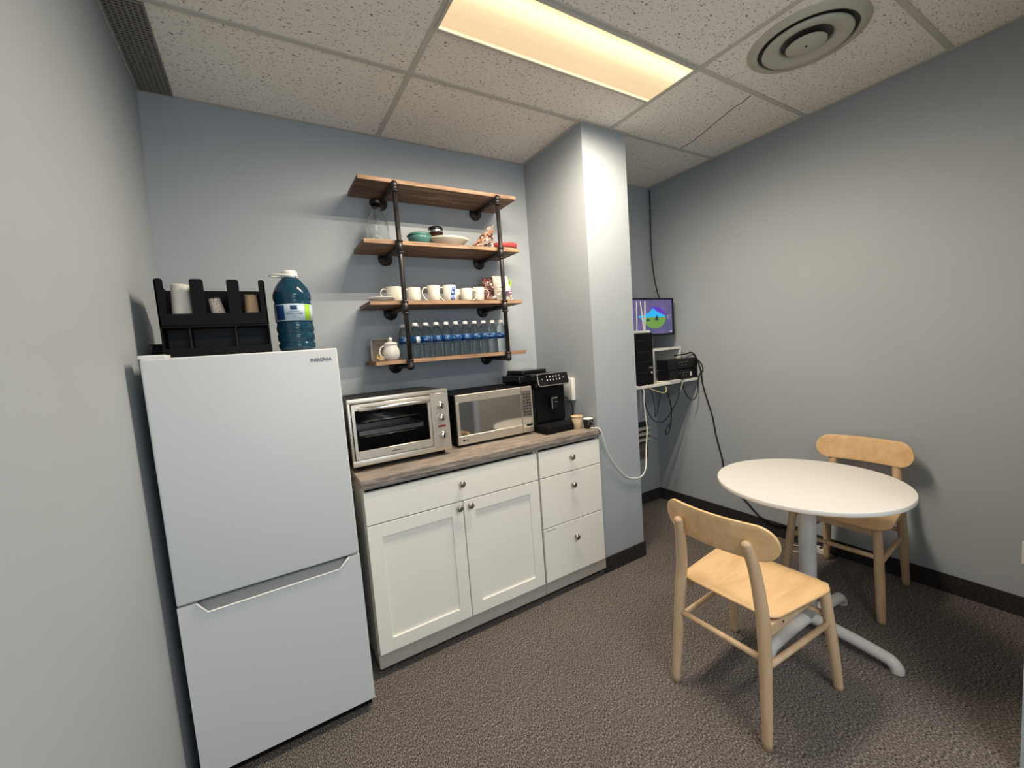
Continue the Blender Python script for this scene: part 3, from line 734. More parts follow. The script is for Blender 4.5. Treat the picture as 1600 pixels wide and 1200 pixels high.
# ------ second tier
c = (0.965, -0.130, T2)
t = thing('glass_carafe', 'clear glass carafe with black stopper under the top shelf board', 'carafe', c)
outer = [(0, 0), (0.056, 0), (0.061, 0.004), (0.062, 0.03), (0.061, 0.09), (0.056, 0.125), (0.044, 0.155), (0.030, 0.180), (0.026, 0.200), (0.028, 0.222)]
inner = [(0.0265, 0.222), (0.0245, 0.200), (0.0285, 0.180), (0.0425, 0.154), (0.0545, 0.124), (0.0595, 0.09), (0.0605, 0.03), (0.058, 0.005), (0, 0.004)]
obj('glass_body', lathe(new(), outer+inner, c, 40), 'glass', t)
obj('stopper', lathe(new(), [(0, 0.205), (0.0235, 0.206), (0.0265, 0.2225), (0.031, 0.223), (0.032, 0.226), (0.032, 0.244), (0.029, 0.248), (0, 0.248)], c, 28), 'black', t)
b = new(); random.seed(4)
for k in range(4):
    x = c[0]-0.03+0.014*k; box(b, x-0.010, x+0.010, c[1]-0.012, c[1]-0.008, T2+0.0045, T2+0.040, 0.001, 1, Matrix.Rotation(D(-35+12*k), 3, 'Y'))
obj('tea_bags', b, 'white', t)
c = (1.178, -0.185, T2)
t = thing('teal_bowl', 'small teal glazed bowl with lid on the second shelf', 'bowl', c)
obj('bowl_body', lathe(new(), [(0, 0), (0.046, 0), (0.054, 0.006), (0.063, 0.034), (0.066, 0.050), (0.063, 0.050), (0.058, 0.034), (0.045, 0.010), (0, 0.006)], c, 40), 'teal', t)
obj('bowl_lid', lathe(new(), [(0.067, 0.050), (0.070, 0.054), (0.066, 0.060), (0.058, 0.066), (0.03, 0.070), (0, 0.071), (0, 0.050)], c, 40), 'teal', t)
c = (1.330, -0.064, T2)
t = thing('dark_jar', 'black round jar with silver band behind the cream platter', 'jar', c)
m_db = mat('dark_brown_glaze', (0.022, 0.010, 0.008), 0.15)
obj('jar_body', lathe(new(), [(0, 0), (0.040, 0), (0.044, 0.006), (0.045, 0.120), (0, 0.120)], c, 36), m_db, t)
obj('silver_band', lathe(new(), [(0.0452, 0.115), (0.0462, 0.117), (0.0462, 0.129), (0.0452, 0.131), (0, 0.131)], c, 36), 'chrome', t)
obj('jar_lid', lathe(new(), [(0.044, 0.130), (0.045, 0.135), (0.042, 0.148), (0.03, 0.151), (0, 0.151)], c, 36), 'gloss', t)
b = new(); lathe(b, [(0, 0), (0.070, 0), (0.078, 0.004), (0.116, 0.036), (0.127, 0.046), (0.121, 0.047), (0.076, 0.012), (0, 0.010)], (0, 0, 0), 48)
for v in b.verts: v.co.y *= 0.72; v.co += Vector((1.350, -0.196, T2))
single('platter', b, 'cream', 'oval cream serving platter with flared rim on the second shelf', 'plate', (1.350, -0.196, T2))

def crumple(x0, x1, y0, y1, z0, z1, amp, seed, top_pinch=0.3, shear=0.0, wedge=0.0):
    random.seed(seed); bm = bmesh.new(); nx_, nz_ = 14, 16
    def P(i, j, s):
        u, v = i/nx_, j/nz_
        bul = math.sin(PI*min(1, u))**0.5*math.sin(PI*min(1, max(0, 0.08+v*0.92)))**0.5
        th = (y1-y0)/2*(0.12+0.88*bul)*(1-top_pinch*v*v)
        x = x1-(x1-x0)*(1-u)*(1-wedge*v)+shear*v+(0.5-u)*(x1-x0)*0.12*v
        n = amp*(math.sin(i*2.1+seed+j*1.3)+math.sin(j*2.7+seed*2-i*0.9))*0.5+random.uniform(-amp, amp)*0.5
        if j == 0: n = 0
        return Vector((x+n*0.4*(1 if 0 < j else 0), (y0+y1)/2+s*(th+n), z0+(z1-z0)*v+(n*0.5 if j else 0)))
    F = [[bm.verts.new(P(i, j, -1)) for i in range(nx_+1)] for j in range(nz_+1)]
    Bk = [[bm.verts.new(P(i, j, 1)) for i in range(nx_+1)] for j in range(nz_+1)]
    for j in range(nz_):
        for i in range(nx_):
            bm.faces.new((F[j][i], F[j][i+1], F[j+1][i+1], F[j+1][i])); bm.faces.new((Bk[j][i+1], Bk[j][i], Bk[j+1][i], Bk[j+1][i+1]))
    for j in range(nz_):
        bm.faces.new((F[j+1][0], Bk[j+1][0], Bk[j][0], F[j][0])); bm.faces.new((F[j][nx_], Bk[j][nx_], Bk[j+1][nx_], F[j+1][nx_]))
    for i in range(nx_):
        bm.faces.new((F[0][i+1], F[0][i], Bk[0][i], Bk[0][i+1])); bm.faces.new((F[nz_][i], F[nz_][i+1], Bk[nz_][i+1], Bk[nz_][i]))
    return bm
def patch_mat(name, cols, scale, rough=0.25):
    m = bpy.data.materials.new(name); m.use_nodes = True; nt = m.node_tree; b = nt.nodes['Principled BSDF']
    tc = nt.nodes.new('ShaderNodeTexCoord'); n = nt.nodes.new('ShaderNodeTexNoise'); n.inputs['Scale'].default_value = scale; n.inputs['Detail'].default_value = 2.5
    nt.links.new(tc.outputs['Object'], n.inputs['Vector'])
    r = nt.nodes.new('ShaderNodeValToRGB'); r.color_ramp.interpolation = 'CONSTANT'; e = r.color_ramp.elements
    k = len(cols); e[0].position = 0; e[0].color = (*cols[0], 1); e[1].position = 0.35+0.3*(1)/k; e[1].color = (*cols[1], 1)
    for i in range(2, k):
        x = e.new(0.35+0.3*i/k); x.color = (*cols[i], 1)
    nt.links.new(n.outputs['Fac'], r.inputs[0]); nt.links.new(r.outputs[0], b.inputs['Base Color']); b.inputs['Roughness'].default_value = rough
    return m
m_sn = patch_mat('printed_snack_film', [(0.10, 0.06, 0.05), (0.42, 0.20, 0.11), (0.46, 0.38, 0.33), (0.24, 0.20, 0.18), (0.52, 0.47, 0.43), (0.12, 0.09, 0.08)], 17)
bmx = crumple(1.490, 1.640, -0.225, -0.140, T2, 2.232, 0.007, 3, 0.6, 0.035, 0.72)
single('snack_bag', bmx, m_sn, 'crumpled brown and clear snack bag leaning beside the cream platter', 'snack bag', (1.57, -0.18, T2), smooth=None)
m_cl = mat('clear_wrap', (0.55, 0.50, 0.48), 0.15, noise=(60, 0.6))
c = (1.675, -0.165, T2)
single('wrapped_snack', crumple(1.605, 1.665, -0.21, -0.13, T2, T2+0.055, 0.004, 9, 0.3), m_cl, 'small grey wrapped snack pack in front of the snack bag', 'snack', (1.635, -0.17, T2))
c = (1.752, -0.165, T2)
t = thing('food_container', 'shallow clear food container with red lid at the right shelf end', 'food container', c)
m_cont = mat('amber_tub', (0.62, 0.40, 0.27), 0.2)
def oval(prof, c, sx, sy):
    bm = lathe(new(), prof, (0, 0, 0), 36)
    for v in bm.verts: v.co = Vector((c[0]+v.co.x*sx, c[1]+v.co.y*sy, c[2]+v.co.z))
    return bm
obj('tub', oval([(0, 0), (0.060, 0), (0.066, 0.004), (0.076, 0.028), (0, 0.028)], c, 1, 0.75), m_cont, t)
obj('lid', oval([(0.074, 0.022), (0.080, 0.028), (0.088, 0.046), (0.084, 0.050), (0.074, 0.036), (0, 0.034)], c, 1, 0.8), 'red', t)

# ------ third tier: cups
def mug(name, label, x, y, r, h, ang, m='china', group='white mugs on the third shelf', pattern=None, taper=0.9):
    c = (x, y, T3); tt = thing(name, label, 'mug', c, group)
    prof = [(0, 0.0), (r*taper-0.004, 0.0), (r*taper, 0.003), (r*(taper+0.03), h*0.4), (r, h-0.002), (r-0.001, h), (r-0.003, h-0.001), (r*taper-0.003, 0.008), (0, 0.006)]
    bd = obj('mug_body', lathe(new(), prof, c, 36), m, tt)
    a = D(ang); dx, dy = math.cos(a), math.sin(a)
    pts = [(r*0.95, h*0.86), (r+0.016, h*0.88), (r+0.030, h*0.66), (r+0.024, h*0.38), (r+0.006, h*0.15), (r*taper*0.96, h*0.10)]
    b = new(); tube(b, [(x+dx*q, y+dy*q, T3+z) for q, z in pts], 0.0036, 8, 6); obj('mug_handle', b, m, tt)
    return tt, bd, c
mug('coffee_mug', 'embossed white mug on a saucer at the left shelf end', 1.010, -0.165, 0.044, 0.086, 180)
# the saucer lies under the left end
single('saucer', lathe(new(), [(0, 0), (0.035, 0), (0.04, 0.004), (0.074, 0.019), (0.0745, 0.022), (0.04, 0.008), (0, 0.007)], (0.948, -0.160, T3), 44), 'china_plain', 'thin cream saucer lying at the left end of the third shelf', 'saucer', (0.948, -0.160, T3)).location = (0.925, -0.20, T3)
mug('coffee_mug', 'embossed white mug just right of the left iron pipe', 1.120, -0.170, 0.040, 0.082, 195)
mug('coffee_mug', 'tall tapered white mug with its handle to the left, next to the blue-patterned mug', 1.240, -0.175, 0.040, 0.095, 180, taper=0.82)
tt, bd, c = mug('coffee_mug', 'white mug with a blue picture printed on its side', 1.334, -0.185, 0.0405, 0.096, 183, m='china_plain', group='white mugs on the third shelf')
m_bl = patch_mat('blue_print', [(0.03, 0.08, 0.33), (0.10, 0.20, 0.55), (0.30, 0.42, 0.75), (0.05, 0.10, 0.35)], 55, 0.3)
for (z0, z1, a0, a1) in ((0.010, 0.038, -104, -66), (0.038, 0.062, -98, -58), (0.062, 0.084, -90, -60)):
    obj('blue_picture', band(0.0410-0.0018*(1-z1/0.096), z0, z1, D(a0), D(a1), c, 6), m_bl, bd)
mug('coffee_mug', 'shorter embossed white mug with its handle right, beside the blue-patterned mug', 1.447, -0.180, 0.0385, 0.080, -8)
mug('coffee_mug', 'plain white mug second from the right end of the row, partly hidden behind another', 1.418, -0.085, 0.038, 0.088, 180)
mug('coffee_mug', 'rightmost white mug in the row with its handle right', 1.537, -0.165, 0.0385, 0.090, -5, taper=0.86)
c = (1.585, -0.235, T3)
t = thing('tea_tin', 'low round brown tin with a white tag in front of the rightmost mug', 'tin', c)
m_br = mat('speckled_brown', (0.22, 0.12, 0.08), 0.4, noise=(120, 0.6))
obj('tin_body', lathe(new(), [(0, 0), (0.034, 0), (0.038, 0.004), (0.036, 0.014), (0.026, 0.022), (0, 0.026)], c, 28), m_br, t)
obj('white_tag', lathe(new(), [(0, 0), (0.010, 0), (0.010, 0.003), (0, 0.003)], (c[0]+0.004, c[1]-0.033, T3+0.016), 16, Matrix.Rotation(PI/2+0.4, 3, 'X')), 'white', t)
m_cb = patch_mat('candy_film', [(0.05, 0.03, 0.03), (0.20, 0.02, 0.02), (0.38, 0.33, 0.30), (0.10, 0.03, 0.03), (0.30, 0.06, 0.05)], 34, 0.2)
single('candy_bag', crumple(1.600, 1.690, -0.135, -0.055, T3, 1.925, 0.005, 5, 0.5), m_cb, 'dark red candy bag with clear top behind the white pouch', 'snack bag', (1.64, -0.095, T3))
bmx = crumple(1.640, 1.765, -0.235, -0.150, T3, 1.918, 0.0035, 12, 0.8, -0.02)
tt = thing('snack_pouch', 'white stand-up pouch with purple band beside the right iron pipe', 'snack bag', (1.70, -0.19, T3))
m_po = patch_mat('pouch_print', [(0.70, 0.66, 0.58), (0.75, 0.72, 0.66), (0.45, 0.42, 0.33), (0.74, 0.71, 0.65), (0.55, 0.50, 0.42)], 30, 0.35)
obj('pouch_body', bmx, m_po, tt)
m_pu = mat('purple_band', (0.20, 0.06, 0.22), 0.4); m_wh = mat('white_band', (0.72, 0.70, 0.68), 0.4)
b = new(); box(b, 1.664, 1.734, -0.2395, -0.230, T3+0.040, T3+0.045); box(b, 1.664, 1.734, -0.2395, -0.230, T3+0.054, T3+0.059); obj('purple_stripe', b, m_pu, tt)
b = new(); tube(b, [(1.735, -0.195, T3+0.07), (1.757, -0.19, T3+0.11), (1.752, -0.19, T3+0.148)], 0.010, 10, 6, [0.004, 0.012, 0.003], flat=0.4)
tube(b, [(1.690, -0.175, T3+0.09), (1.700, -0.17, T3+0.13), (1.712, -0.17, T3+0.155)], 0.010, 10, 6, [0.004, 0.012, 0.003], flat=0.4)
obj('green_leaf_print', b, m_green, tt)

# ------ bottom tier
c = (0.905, -0.075, T4)
t = thing('picture_card', 'small framed brown card leaning at the left end of the bottom shelf', 'picture frame', c)
m_card = mat('aged_paper', (0.20, 0.165, 0.14), 0.6, noise=(14, 0.3))
Rl = Matrix.Rotation(D(8), 3, 'X')
obj('card', box(new(), 0.868, 0.962, -0.100, -0.096, T4, T4+0.125, 0, 1, Rl, (0.9, -0.1, T4)), m_card, t)
b = new()
for (a0, a1, z0, z1) in ((0.866, 0.872, 0, 0.128), (0.958, 0.964, 0, 0.128), (0.866, 0.964, 0.122, 0.128), (0.866, 0.964, 0.0, 0.006)): box(b, a0, a1, -0.103, -0.094, T4+z0, T4+z1, 0, 1, Rl, (0.9, -0.1, T4))
obj('frame', b, 'cab_taupe', t)
m_fl = mat('dried_flower', (0.70, 0.50, 0.20), 0.7, noise=(90, 0.4)); random.seed(8)
t = thing('flower_posy', 'small bunch of yellow dried flowers beside the white sugar jar', 'flowers', (0.905, -0.18, T4))
b = new()
for k in range(26):
    x, y, z = random.uniform(0.878, 0.925), random.uniform(-0.20, -0.155), T4+random.uniform(0.006, 0.034)
    s = random.uniform(0.004, 0.008); lathe(b, [(0, -s), (s, 0), (0, s)], (x, y, z), 6)
obj('flower_heads', b, m_fl, t)
obj('flower_wrap', lathe(new(), [(0, 0), (0.022, 0), (0.027, 0.012), (0.022, 0.016), (0, 0.014)], (0.902, -0.178, T4), 14), m_beige, t)
c = (0.955, -0.195, T4)
t = thing('sugar_jar', 'round white ceramic jar with knobbed lid and looped handle', 'jar', c)
obj('jar_body', lathe(new(), [(0, 0), (0.028, 0), (0.034, 0.004), (0.043, 0.024), (0.045, 0.042), (0.041, 0.062), (0.033, 0.078), (0.034, 0.086), (0, 0.086)], c, 40), 'china_plain', t)
ld_ = obj('jar_lid', lathe(new(), [(0, 0.084), (0.037, 0.085), (0.038, 0.089), (0.030, 0.097), (0.014, 0.102), (0, 0.103)], c, 40), 'china_plain', t)
obj('lid_knob', lathe(new(), [(0.004, 0.100), (0.005, 0.105), (0.010, 0.110), (0.0105, 0.118), (0.006, 0.125), (0, 0.126)], c, 20), 'china_plain', ld_)
b = new(); tube(b, [(c[0]-0.030, c[1], T4+0.080), (c[0]-0.052, c[1], T4+0.074), (c[0]-0.064, c[1], T4+0.050), (c[0]-0.058, c[1], T4+0.026), (c[0]-0.040, c[1], T4+0.018)], 0.0038, 8, 6)
obj('jar_handle', b, 'china_plain', t)

# water bottles: two rows, one built and copied
bt = thing('water_bottle', '', 'water bottle', (0, 0, 0), 'water bottles on the bottom shelf')
bp_ = [(0, 0.004), (0.020, 0.0), (0.027, 0.002), (0.0298, 0.010)]
z = 0.016
for k in range(5):
    bp_ += [(0.0298, z), (0.0276, z+0.006), (0.0298, z+0.012)]; z += 0.0165
bp_ += [(0.0300, 0.100), (0.0300, 0.124), (0.0285, 0.142), (0.024, 0.158), (0.017, 0.171), (0.0125, 0.178), (0.0125, 0.186)]
obj('bottle_body', lathe(new(), bp_, (0, 0, 0), 28), 'pet', bt)
m_wl = mat('blue_bottle_label', (0.006, 0.055, 0.19), 0.35)
lbl = obj('bottle_label', band(0.0304, 0.084, 0.122, 0, 2*PI, (0, 0, 0), 28), m_wl, bt)
b = new(); random.seed(11)
for a0 in (-2.9, -0.8, 1.3):
    for q in range(7):
        zz = 0.100+0.004*math.sin(q*1.9); merge(b, band(0.0307, zz, zz+0.006, a0+q*0.11, a0+q*0.11+0.07, (0, 0, 0), 2))
    merge(b, band(0.0307, 0.119, 0.1205, a0-0.3, a0+0.9, (0, 0, 0), 8))
m_pl = mat('pale_blue_print', (0.30, 0.50, 0.72), 0.4)
obj('label_lettering', b, m_pl, lbl)
obj('barcode_patch', band(0.0307, 0.086, 0.120, D(60), D(98), (0, 0, 0), 6), m_wh, lbl)
obj('bottle_cap', lathe(new(), [(0.0, 0.181), (0.0145, 0.181), (0.0148, 0.183), (0.0145, 0.196), (0.013, 0.198), (0, 0.198)], (0, 0, 0), 24), 'white', bt)
xs = [1.098, 1.160, 1.2225, 1.2845, 1.3465, 1.4085, 1.4705, 1.5325, 1.5945, 1.6565]
names_f = ['half hidden by the left iron pipe, with a white barcode patch']
spots = [(x, -0.205, 'f', i) for i, x in enumerate(xs)] + [(x-0.026 if i else 1.052, -0.130, 'b', i) for i, x in enumerate(xs)]
ordn = ['first', 'second', 'third', 'fourth', 'fifth', 'sixth', 'seventh', 'eighth', 'ninth', 'tenth']
random.seed(21)
for k, (x, y, row, i) in enumerate(spots):
    o = bt if k == 0 else dup(bt)
    o.location = (x, y, T4+0.0005)
    o.rotation_euler = (0, 0, D(-165) if k == 0 else random.uniform(-2.4, 2.4))
    if row == 'f':
        o['label'] = 'clear water bottle with blue label, %s from the left in the front row' % ordn[i]
    else:
        o['label'] = 'clear water bottle in the back row against the wall, %s from the left' % ordn[i]

# ------------------------------------------------------------------ alcove behind the column
AZ = 1.116
t = thing('wall_board', 'white wall-mounted shelf board in the corner behind the column', 'shelf', (2.9, 0, AZ-0.02))
obj('board', box(new(), 2.50, W-0.002, -0.432, -0.002, AZ-0.020, AZ, 0.002, 1), 'white', t)
b = new()
for x in (2.60, 3.1): box(b, x, x+0.02, -0.22, -0.002, AZ-0.035, AZ-0.020); box(b, x, x+0.02, -0.012, -0.001, AZ-0.26, AZ-0.03)
obj('support_bracket', b, 'white', t)

t = thing('computer_tower', 'black desktop computer tower standing on the wall-mounted board', 'computer', (2.72, -0.22, AZ))
obj('case', box(new(), 2.632, 2.806, -0.400, -0.276, AZ, 1.494, 0.004), 'black', t)
obj('front_bezel', box(new(), 2.630, 2.808, -0.418, -0.400, AZ, 1.496, 0.005, 2), 'black_matte', t)
b = new()
for z in (1.44, 1.36, 1.285, 1.21): box(b, 2.638, 2.800, -0.4195, -0.417, z, z+0.004)
obj('drive_bay_line', b, 'gloss', t)
obj('silver_badge', box(new(), 2.760, 2.799, -0.4200, -0.4175, 1.236, 1.248), 'nickel', t)
obj('power_button', lathe(new(), [(0, 0), (0.008, 0), (0.008, 0.003), (0, 0.003)], (2.786, -0.418, 1.205), 16, Matrix.Rotation(PI/2, 3, 'X')), 'white', t)

t = thing('wifi_router', 'white router with upright antennas on the computer tower', 'router', (2.66, -0.25, 1.496))
obj('router_body', box(new(), 2.64, 2.830, -0.385, -0.285, 1.4965, 1.516, 0.006, 2), 'white', t)
for (x, dx) in ((2.735, 0.012), (2.812, -0.026), (2.822, 0.014)):
    b = new(); cyl(b, (x, -0.34, 1.510), (x+dx, -0.34, 1.735), 0.0062, 0.0048, 12, 0.002); obj('antenna', b, 'white', t)

# monitor
MXa, MXb, MZa, MZb, MYm = 2.735, 3.262, 1.470, 1.768, -0.265
t = thing('monitor', 'flat computer monitor showing a purple screen saver above the corner board', 'monitor', (3.0, -0.2, 1.36))
b = new(); bz = 0.013
box(b, MXa, MXb, MYm, MYm+0.03, MZb-bz, MZb, 0.002, 1); box(b, MXa, MXb, MYm, MYm+0.03, MZa, MZa+bz+0.004, 0.002, 1)
box(b, MXa, MXa+bz, MYm, MYm+0.03, MZa, MZb, 0.002, 1); box(b, MXb-bz-0.004, MXb, MYm, MYm+0.03, MZa, MZb, 0.002, 1)
box(b, MXa+0.01, MXb-0.01, MYm+0.012, MYm+0.045, MZa+0.01, MZb-0.01, 0.004, 1)
obj('bezel', b, 'black', t)
# screen picture: violet ground with a bright round scene on it, made of flat colour patches
def emis(name, col, s=1.0): return mat(name, (0.01, 0.01, 0.01), 0.15, emit=(col, s))
m = emis('screen_violet', (0.10, 0.085, 0.21), 1.0); nt = m.node_tree
tc = nt.nodes.new('ShaderNodeTexCoord'); n = nt.nodes.new('ShaderNodeTexNoise'); n.inputs['Scale'].default_value = 7; n.inputs['Detail'].default_value = 3
nt.links.new(tc.outputs['Object'], n.inputs['Vector']); r = nt.nodes.new('ShaderNodeValToRGB')
r.color_ramp.elements[0].position = 0.3; r.color_ramp.elements[0].color = (0.065, 0.08, 0.17, 1); r.color_ramp.elements[1].position = 0.7; r.color_ramp.elements[1].color = (0.16, 0.10, 0.28, 1)
nt.links.new(n.outputs['Fac'], r.inputs[0]); nt.links.new(r.outputs[0], nt.nodes['Principled BSDF'].inputs['Emission Color'])
sc = obj('screen', box(new(), MXa+bz-0.001, MXb-bz-0.003, MYm+0.006, MYm+0.012, MZa+bz+0.003, MZb-bz+0.001), m, t)
def patch(name, pts, col, dy, s=1.0):
    # pixel-free local picture coordinates: u,v in metres from the lower right corner of the screen
    pp = [(MXb-0.017-u*1.4, MZa+0.017+v*0.95) for u, v in pts]
    obj(name, prism(new(), pp, MYm+0.006-dy-0.0003, MYm+0.006-dy, 'y'), emis(name+'_light', col, s), sc)
cu, cv, R_ = 0.150, 0.135, 0.092
def arc(a0, a1, n=14, r=R_): return [(cu-r*math.cos(D(a0+(a1-a0)*k/n)), cv+r*math.sin(D(a0+(a1-a0)*k/n))*0.98) for k in range(n+1)]
patch('violet_sky', arc(-5, 115), (0.10, 0.03, 0.50), 0.0004)
patch('blue_sky', [(0.062, 0.125), (0.062, 0.150), (0.10, 0.168), (0.135, 0.188), (0.157, 0.210), (0.170, 0.206), (0.19, 0.182), (0.225, 0.162), (0.268, 0.155), (0.285, 0.145), (0.265, 0.135), (0.25, 0.10)], (0.02, 0.45, 0.85), 0.0008)
patch('pale_water', [(0.066, 0.118), (0.066, 0.132), (0.15, 0.140), (0.245, 0.125), (0.242, 0.105), (0.15, 0.098)], (0.10, 0.75, 0.80), 0.0012)
patch('green_meadow', arc(178, 362, 18), (0.16, 0.34, 0.06), 0.0016, 0.9)
patch('sea_rock', [(0.115, 0.112), (0.128, 0.150), (0.140, 0.150), (0.152, 0.112)], (0.01, 0.04, 0.07), 0.0020)
patch('small_rock', [(0.190, 0.108), (0.200, 0.130), (0.215, 0.128), (0.222, 0.108)], (0.01, 0.04, 0.05), 0.0020)
patch('clock_mark', [(0.008, 0.010), (0.008, 0.018), (0.024, 0.018), (0.024, 0.010)], (0.6, 0.6, 0.7), 0.0020)
patch('pale_ridge', [(0.004, 0.150), (0.02, 0.160), (0.05, 0.150), (0.04, 0.120), (0.028, 0.118), (0.03, 0.138)], (0.20, 0.26, 0.32), 0.0020, 0.8)
b = new(); box(b, 2.95, 3.05, MYm+0.045, -0.012, 1.58, 1.66, 0.003, 1); box(b, 2.92, 3.08, -0.012, -0.001, 1.54, 1.70); obj('wall_mount', b, 'black', t)

# riser
t = thing('shelf_riser', 'small white riser shelf standing behind the black recorders', 'riser', (3.12, -0.2, AZ))
obj('riser_top', box(new(), 2.955, 3.290, -0.300, -0.030, 1.352, 1.370, 0.001, 1), 'white', t)
for x in (2.955, 3.278): obj('riser_side', box(new(), x, x+0.010, -0.300, -0.030, AZ, 1.352), 'white', t)
# set-top sized black boxes
for k in range(2):
    z0 = AZ+0.004+k*0.082
    t = thing('video_recorder', ['black recorder box lying directly on the white board', 'black recorder box stacked on top of the other one'][k], 'recorder', (3.13, -0.36, z0-0.004), None)
    xa = 2.975-0.006*k
    obj('case', box(new(), xa, 3.315, -0.425, -0.310, z0, z0+0.076, 0.003, 1), 'black', t)
    obj('disc_slot', box(new(), 3.085, 3.200, -0.4265, -0.4245, z0+0.050, z0+0.053), 'nickel', t)
    b = new()
    for q in range(2): lathe(b, [(0, 0), (0.004, 0), (0.004, 0.002), (0, 0.002)], (3.13+0.04*q, -0.425, z0+0.028), 10, Matrix.Rotation(PI/2, 3, 'X'))
    obj('front_button', b, 'nickel', t)
    b = new(); cyl(b, (xa+0.05, -0.36, z0-0.004), (xa+0.05, -0.36, z0+0.001), 0.01); cyl(b, (3.28, -0.36, z0-0.004), (3.28, -0.36, z0+0.001), 0.01)
    obj('foot', b, 'black', t)
    if k == 0: obj('white_sticker', box(new(), 3.222, 3.238, -0.4265, -0.4245, z0+0.018, z0+0.052), 'white', t)

# cables, each one a thing
def cable(pts, r, m, label, cat='cable', name='cable'):
    b = new(); tube(b, pts, r, 8, 6)
    zmin = min(pts, key=lambda p: p[2]); return single(name, b, m, label, cat, tuple(zmin))
wx = W-0.008
cable([Vector((3.3112, y, z)) for y, z in ((-0.032, 2.701), (-0.030, 2.533), (-0.0225, 2.267), (-0.037, 2.021), (-0.068, 1.852))]+[Vector((3.20, -0.20, 1.74))], 0.0045, 'black', 'black cable running down the corner from ceiling to monitor')
cable([Vector((3.20, -0.30, 1.300)), Vector((3.285, -0.330, 1.305)), Vector((3.305, -0.40, 1.31))]+[Vector((wx, y, z)) for y, z in ((-0.449, 1.191), (-0.467, 1.063), (-0.507, 0.922), (-0.541, 0.813), (-0.568, 0.663), (-0.611, 0.492), (-0.634, 0.380), (-0.717, 0.263), (-0.812, 0.1755), (-0.885, 0.110))]+[Vector((W-0.02, -0.96, 0.090)), Vector((W-0.02, -1.02, 0.085)), Vector((W-0.02, -1.12, 0.112)), Vector((W-0.02, -1.22, 0.116)), Vector((W-0.03, -1.32, 0.05)), Vector((W-0.05, -1.38, 0.012))], 0.0055, 'black', 'long black power cord from the recorders down the right wall')
cable([Vector((3.318-0.01, -0.40, 1.27)), Vector((3.311, -0.455, 1.24)), Vector((3.311, -0.475, 1.18)), Vector((3.31, -0.44, 1.13)), Vector((3.30, -0.435, 1.06)), Vector((3.28, -0.44, 0.985)), Vector((3.22, -0.44, 0.945)), Vector((3.15, -0.44, 0.99)), Vector((3.10, -0.44, 1.09)), Vector((3.10, -0.442, 1.20))], 0.0038, 'black', 'black cable loop hanging off the board at the recorder front')
cable([Vector((3.13, -0.438, 1.135)), Vector((3.09, -0.44, 1.10)), Vector((3.07, -0.42, 0.98)), Vector((3.04, -0.38, 0.88)), Vector((3.0, -0.34, 0.80)), Vector((2.93, -0.32, 0.80)), Vector((2.88, -0.30, 0.86)), Vector((2.86, -0.28, 0.95)), Vector((2.86, -0.25, 1.09))], 0.0035, M['dark'], 'grey cable drooping under the corner board in a wide loop')
cable([Vector((2.90, -0.445, 1.10)), Vector((2.93, -0.44, 1.02)), Vector((2.98, -0.42, 0.94)), Vector((3.01, -0.40, 0.88)), Vector((3.01, -0.39, 0.78)), Vector((2.985, -0.39, 0.72)), Vector((2.955, -0.39, 0.705)), Vector((2.95, -0.39, 0.74)), Vector((2.99, -0.39, 0.78))], 0.0045, 'black', 'black cable ending in a small knotted loop below the board')
m_y = mat('yellow_jacket', (0.52, 0.47, 0.24), 0.5)
cable([Vector((2.82, -0.30, AZ+0.005)), Vector((2.87, -0.38, AZ+0.005)), Vector((2.90, -0.435, 1.10)), Vector((2.90, -0.45, 1.06)), Vector((2.87, -0.45, 1.045)), Vector((2.80, -0.445, 1.065)), Vector((2.74, -0.44, 1.09)), Vector((2.72, -0.42, AZ+0.005))], 0.004, m_y, 'pale yellow network cable curling over the board edge')
cable([Vector((2.90, -0.36, AZ+0.004)), Vector((2.96, -0.43, AZ+0.006)), Vector((3.04, -0.438, AZ+0.006)), Vector((3.085, -0.442, 1.115)), Vector((3.10, -0.44, 1.09)), Vector((3.09, -0.425, 1.03))], 0.004, M['white'], 'beige cable lying along the front edge of the board')
cable([Vector((2.835, -0.445, 1.04)), Vector((2.845, -0.43, 0.99)), Vector((2.855, -0.40, 0.92)), Vector((2.85, -0.38, 0.86)), Vector((2.80, -0.42, 0.95)), Vector((2.76, -0.43, 1.06)), Vector((2.755, -0.40, AZ+0.004))], 0.003, M['dark'], 'thin dark cable loop hanging below the computer tower')
# white cord from the worktop, swinging in front of the column and up to the board
wc = [Vector((1.985, -0.47, CT+0.005)), Vector((2.01, -0.60, CT+0.005)), Vector((2.032, -0.647, CT+0.002)), Vector((2.055, -0.652, 0.88)), Vector((2.10, -0.640, 0.775)), Vector((2.18, -0.630, 0.665)), Vector((2.26, -0.625, 0.585)), Vector((2.33, -0.622, 0.557)), Vector((2.40, -0.622, 0.552)), Vector((2.447, -0.622, 0.60))]
wc += [Vector((2.53, -0.56, 0.709)), Vector((2.615, -0.50, 0.821)), Vector((2.649, -0.46, 0.927)), Vector((2.653, -0.45, 1.019)), Vector((2.66, -0.445, 1.09)), Vector((2.625, -0.41, 1.121))]
cable(wc, 0.0042, 'white', 'white cord looping from the worktop across the column to the board', 'cable')
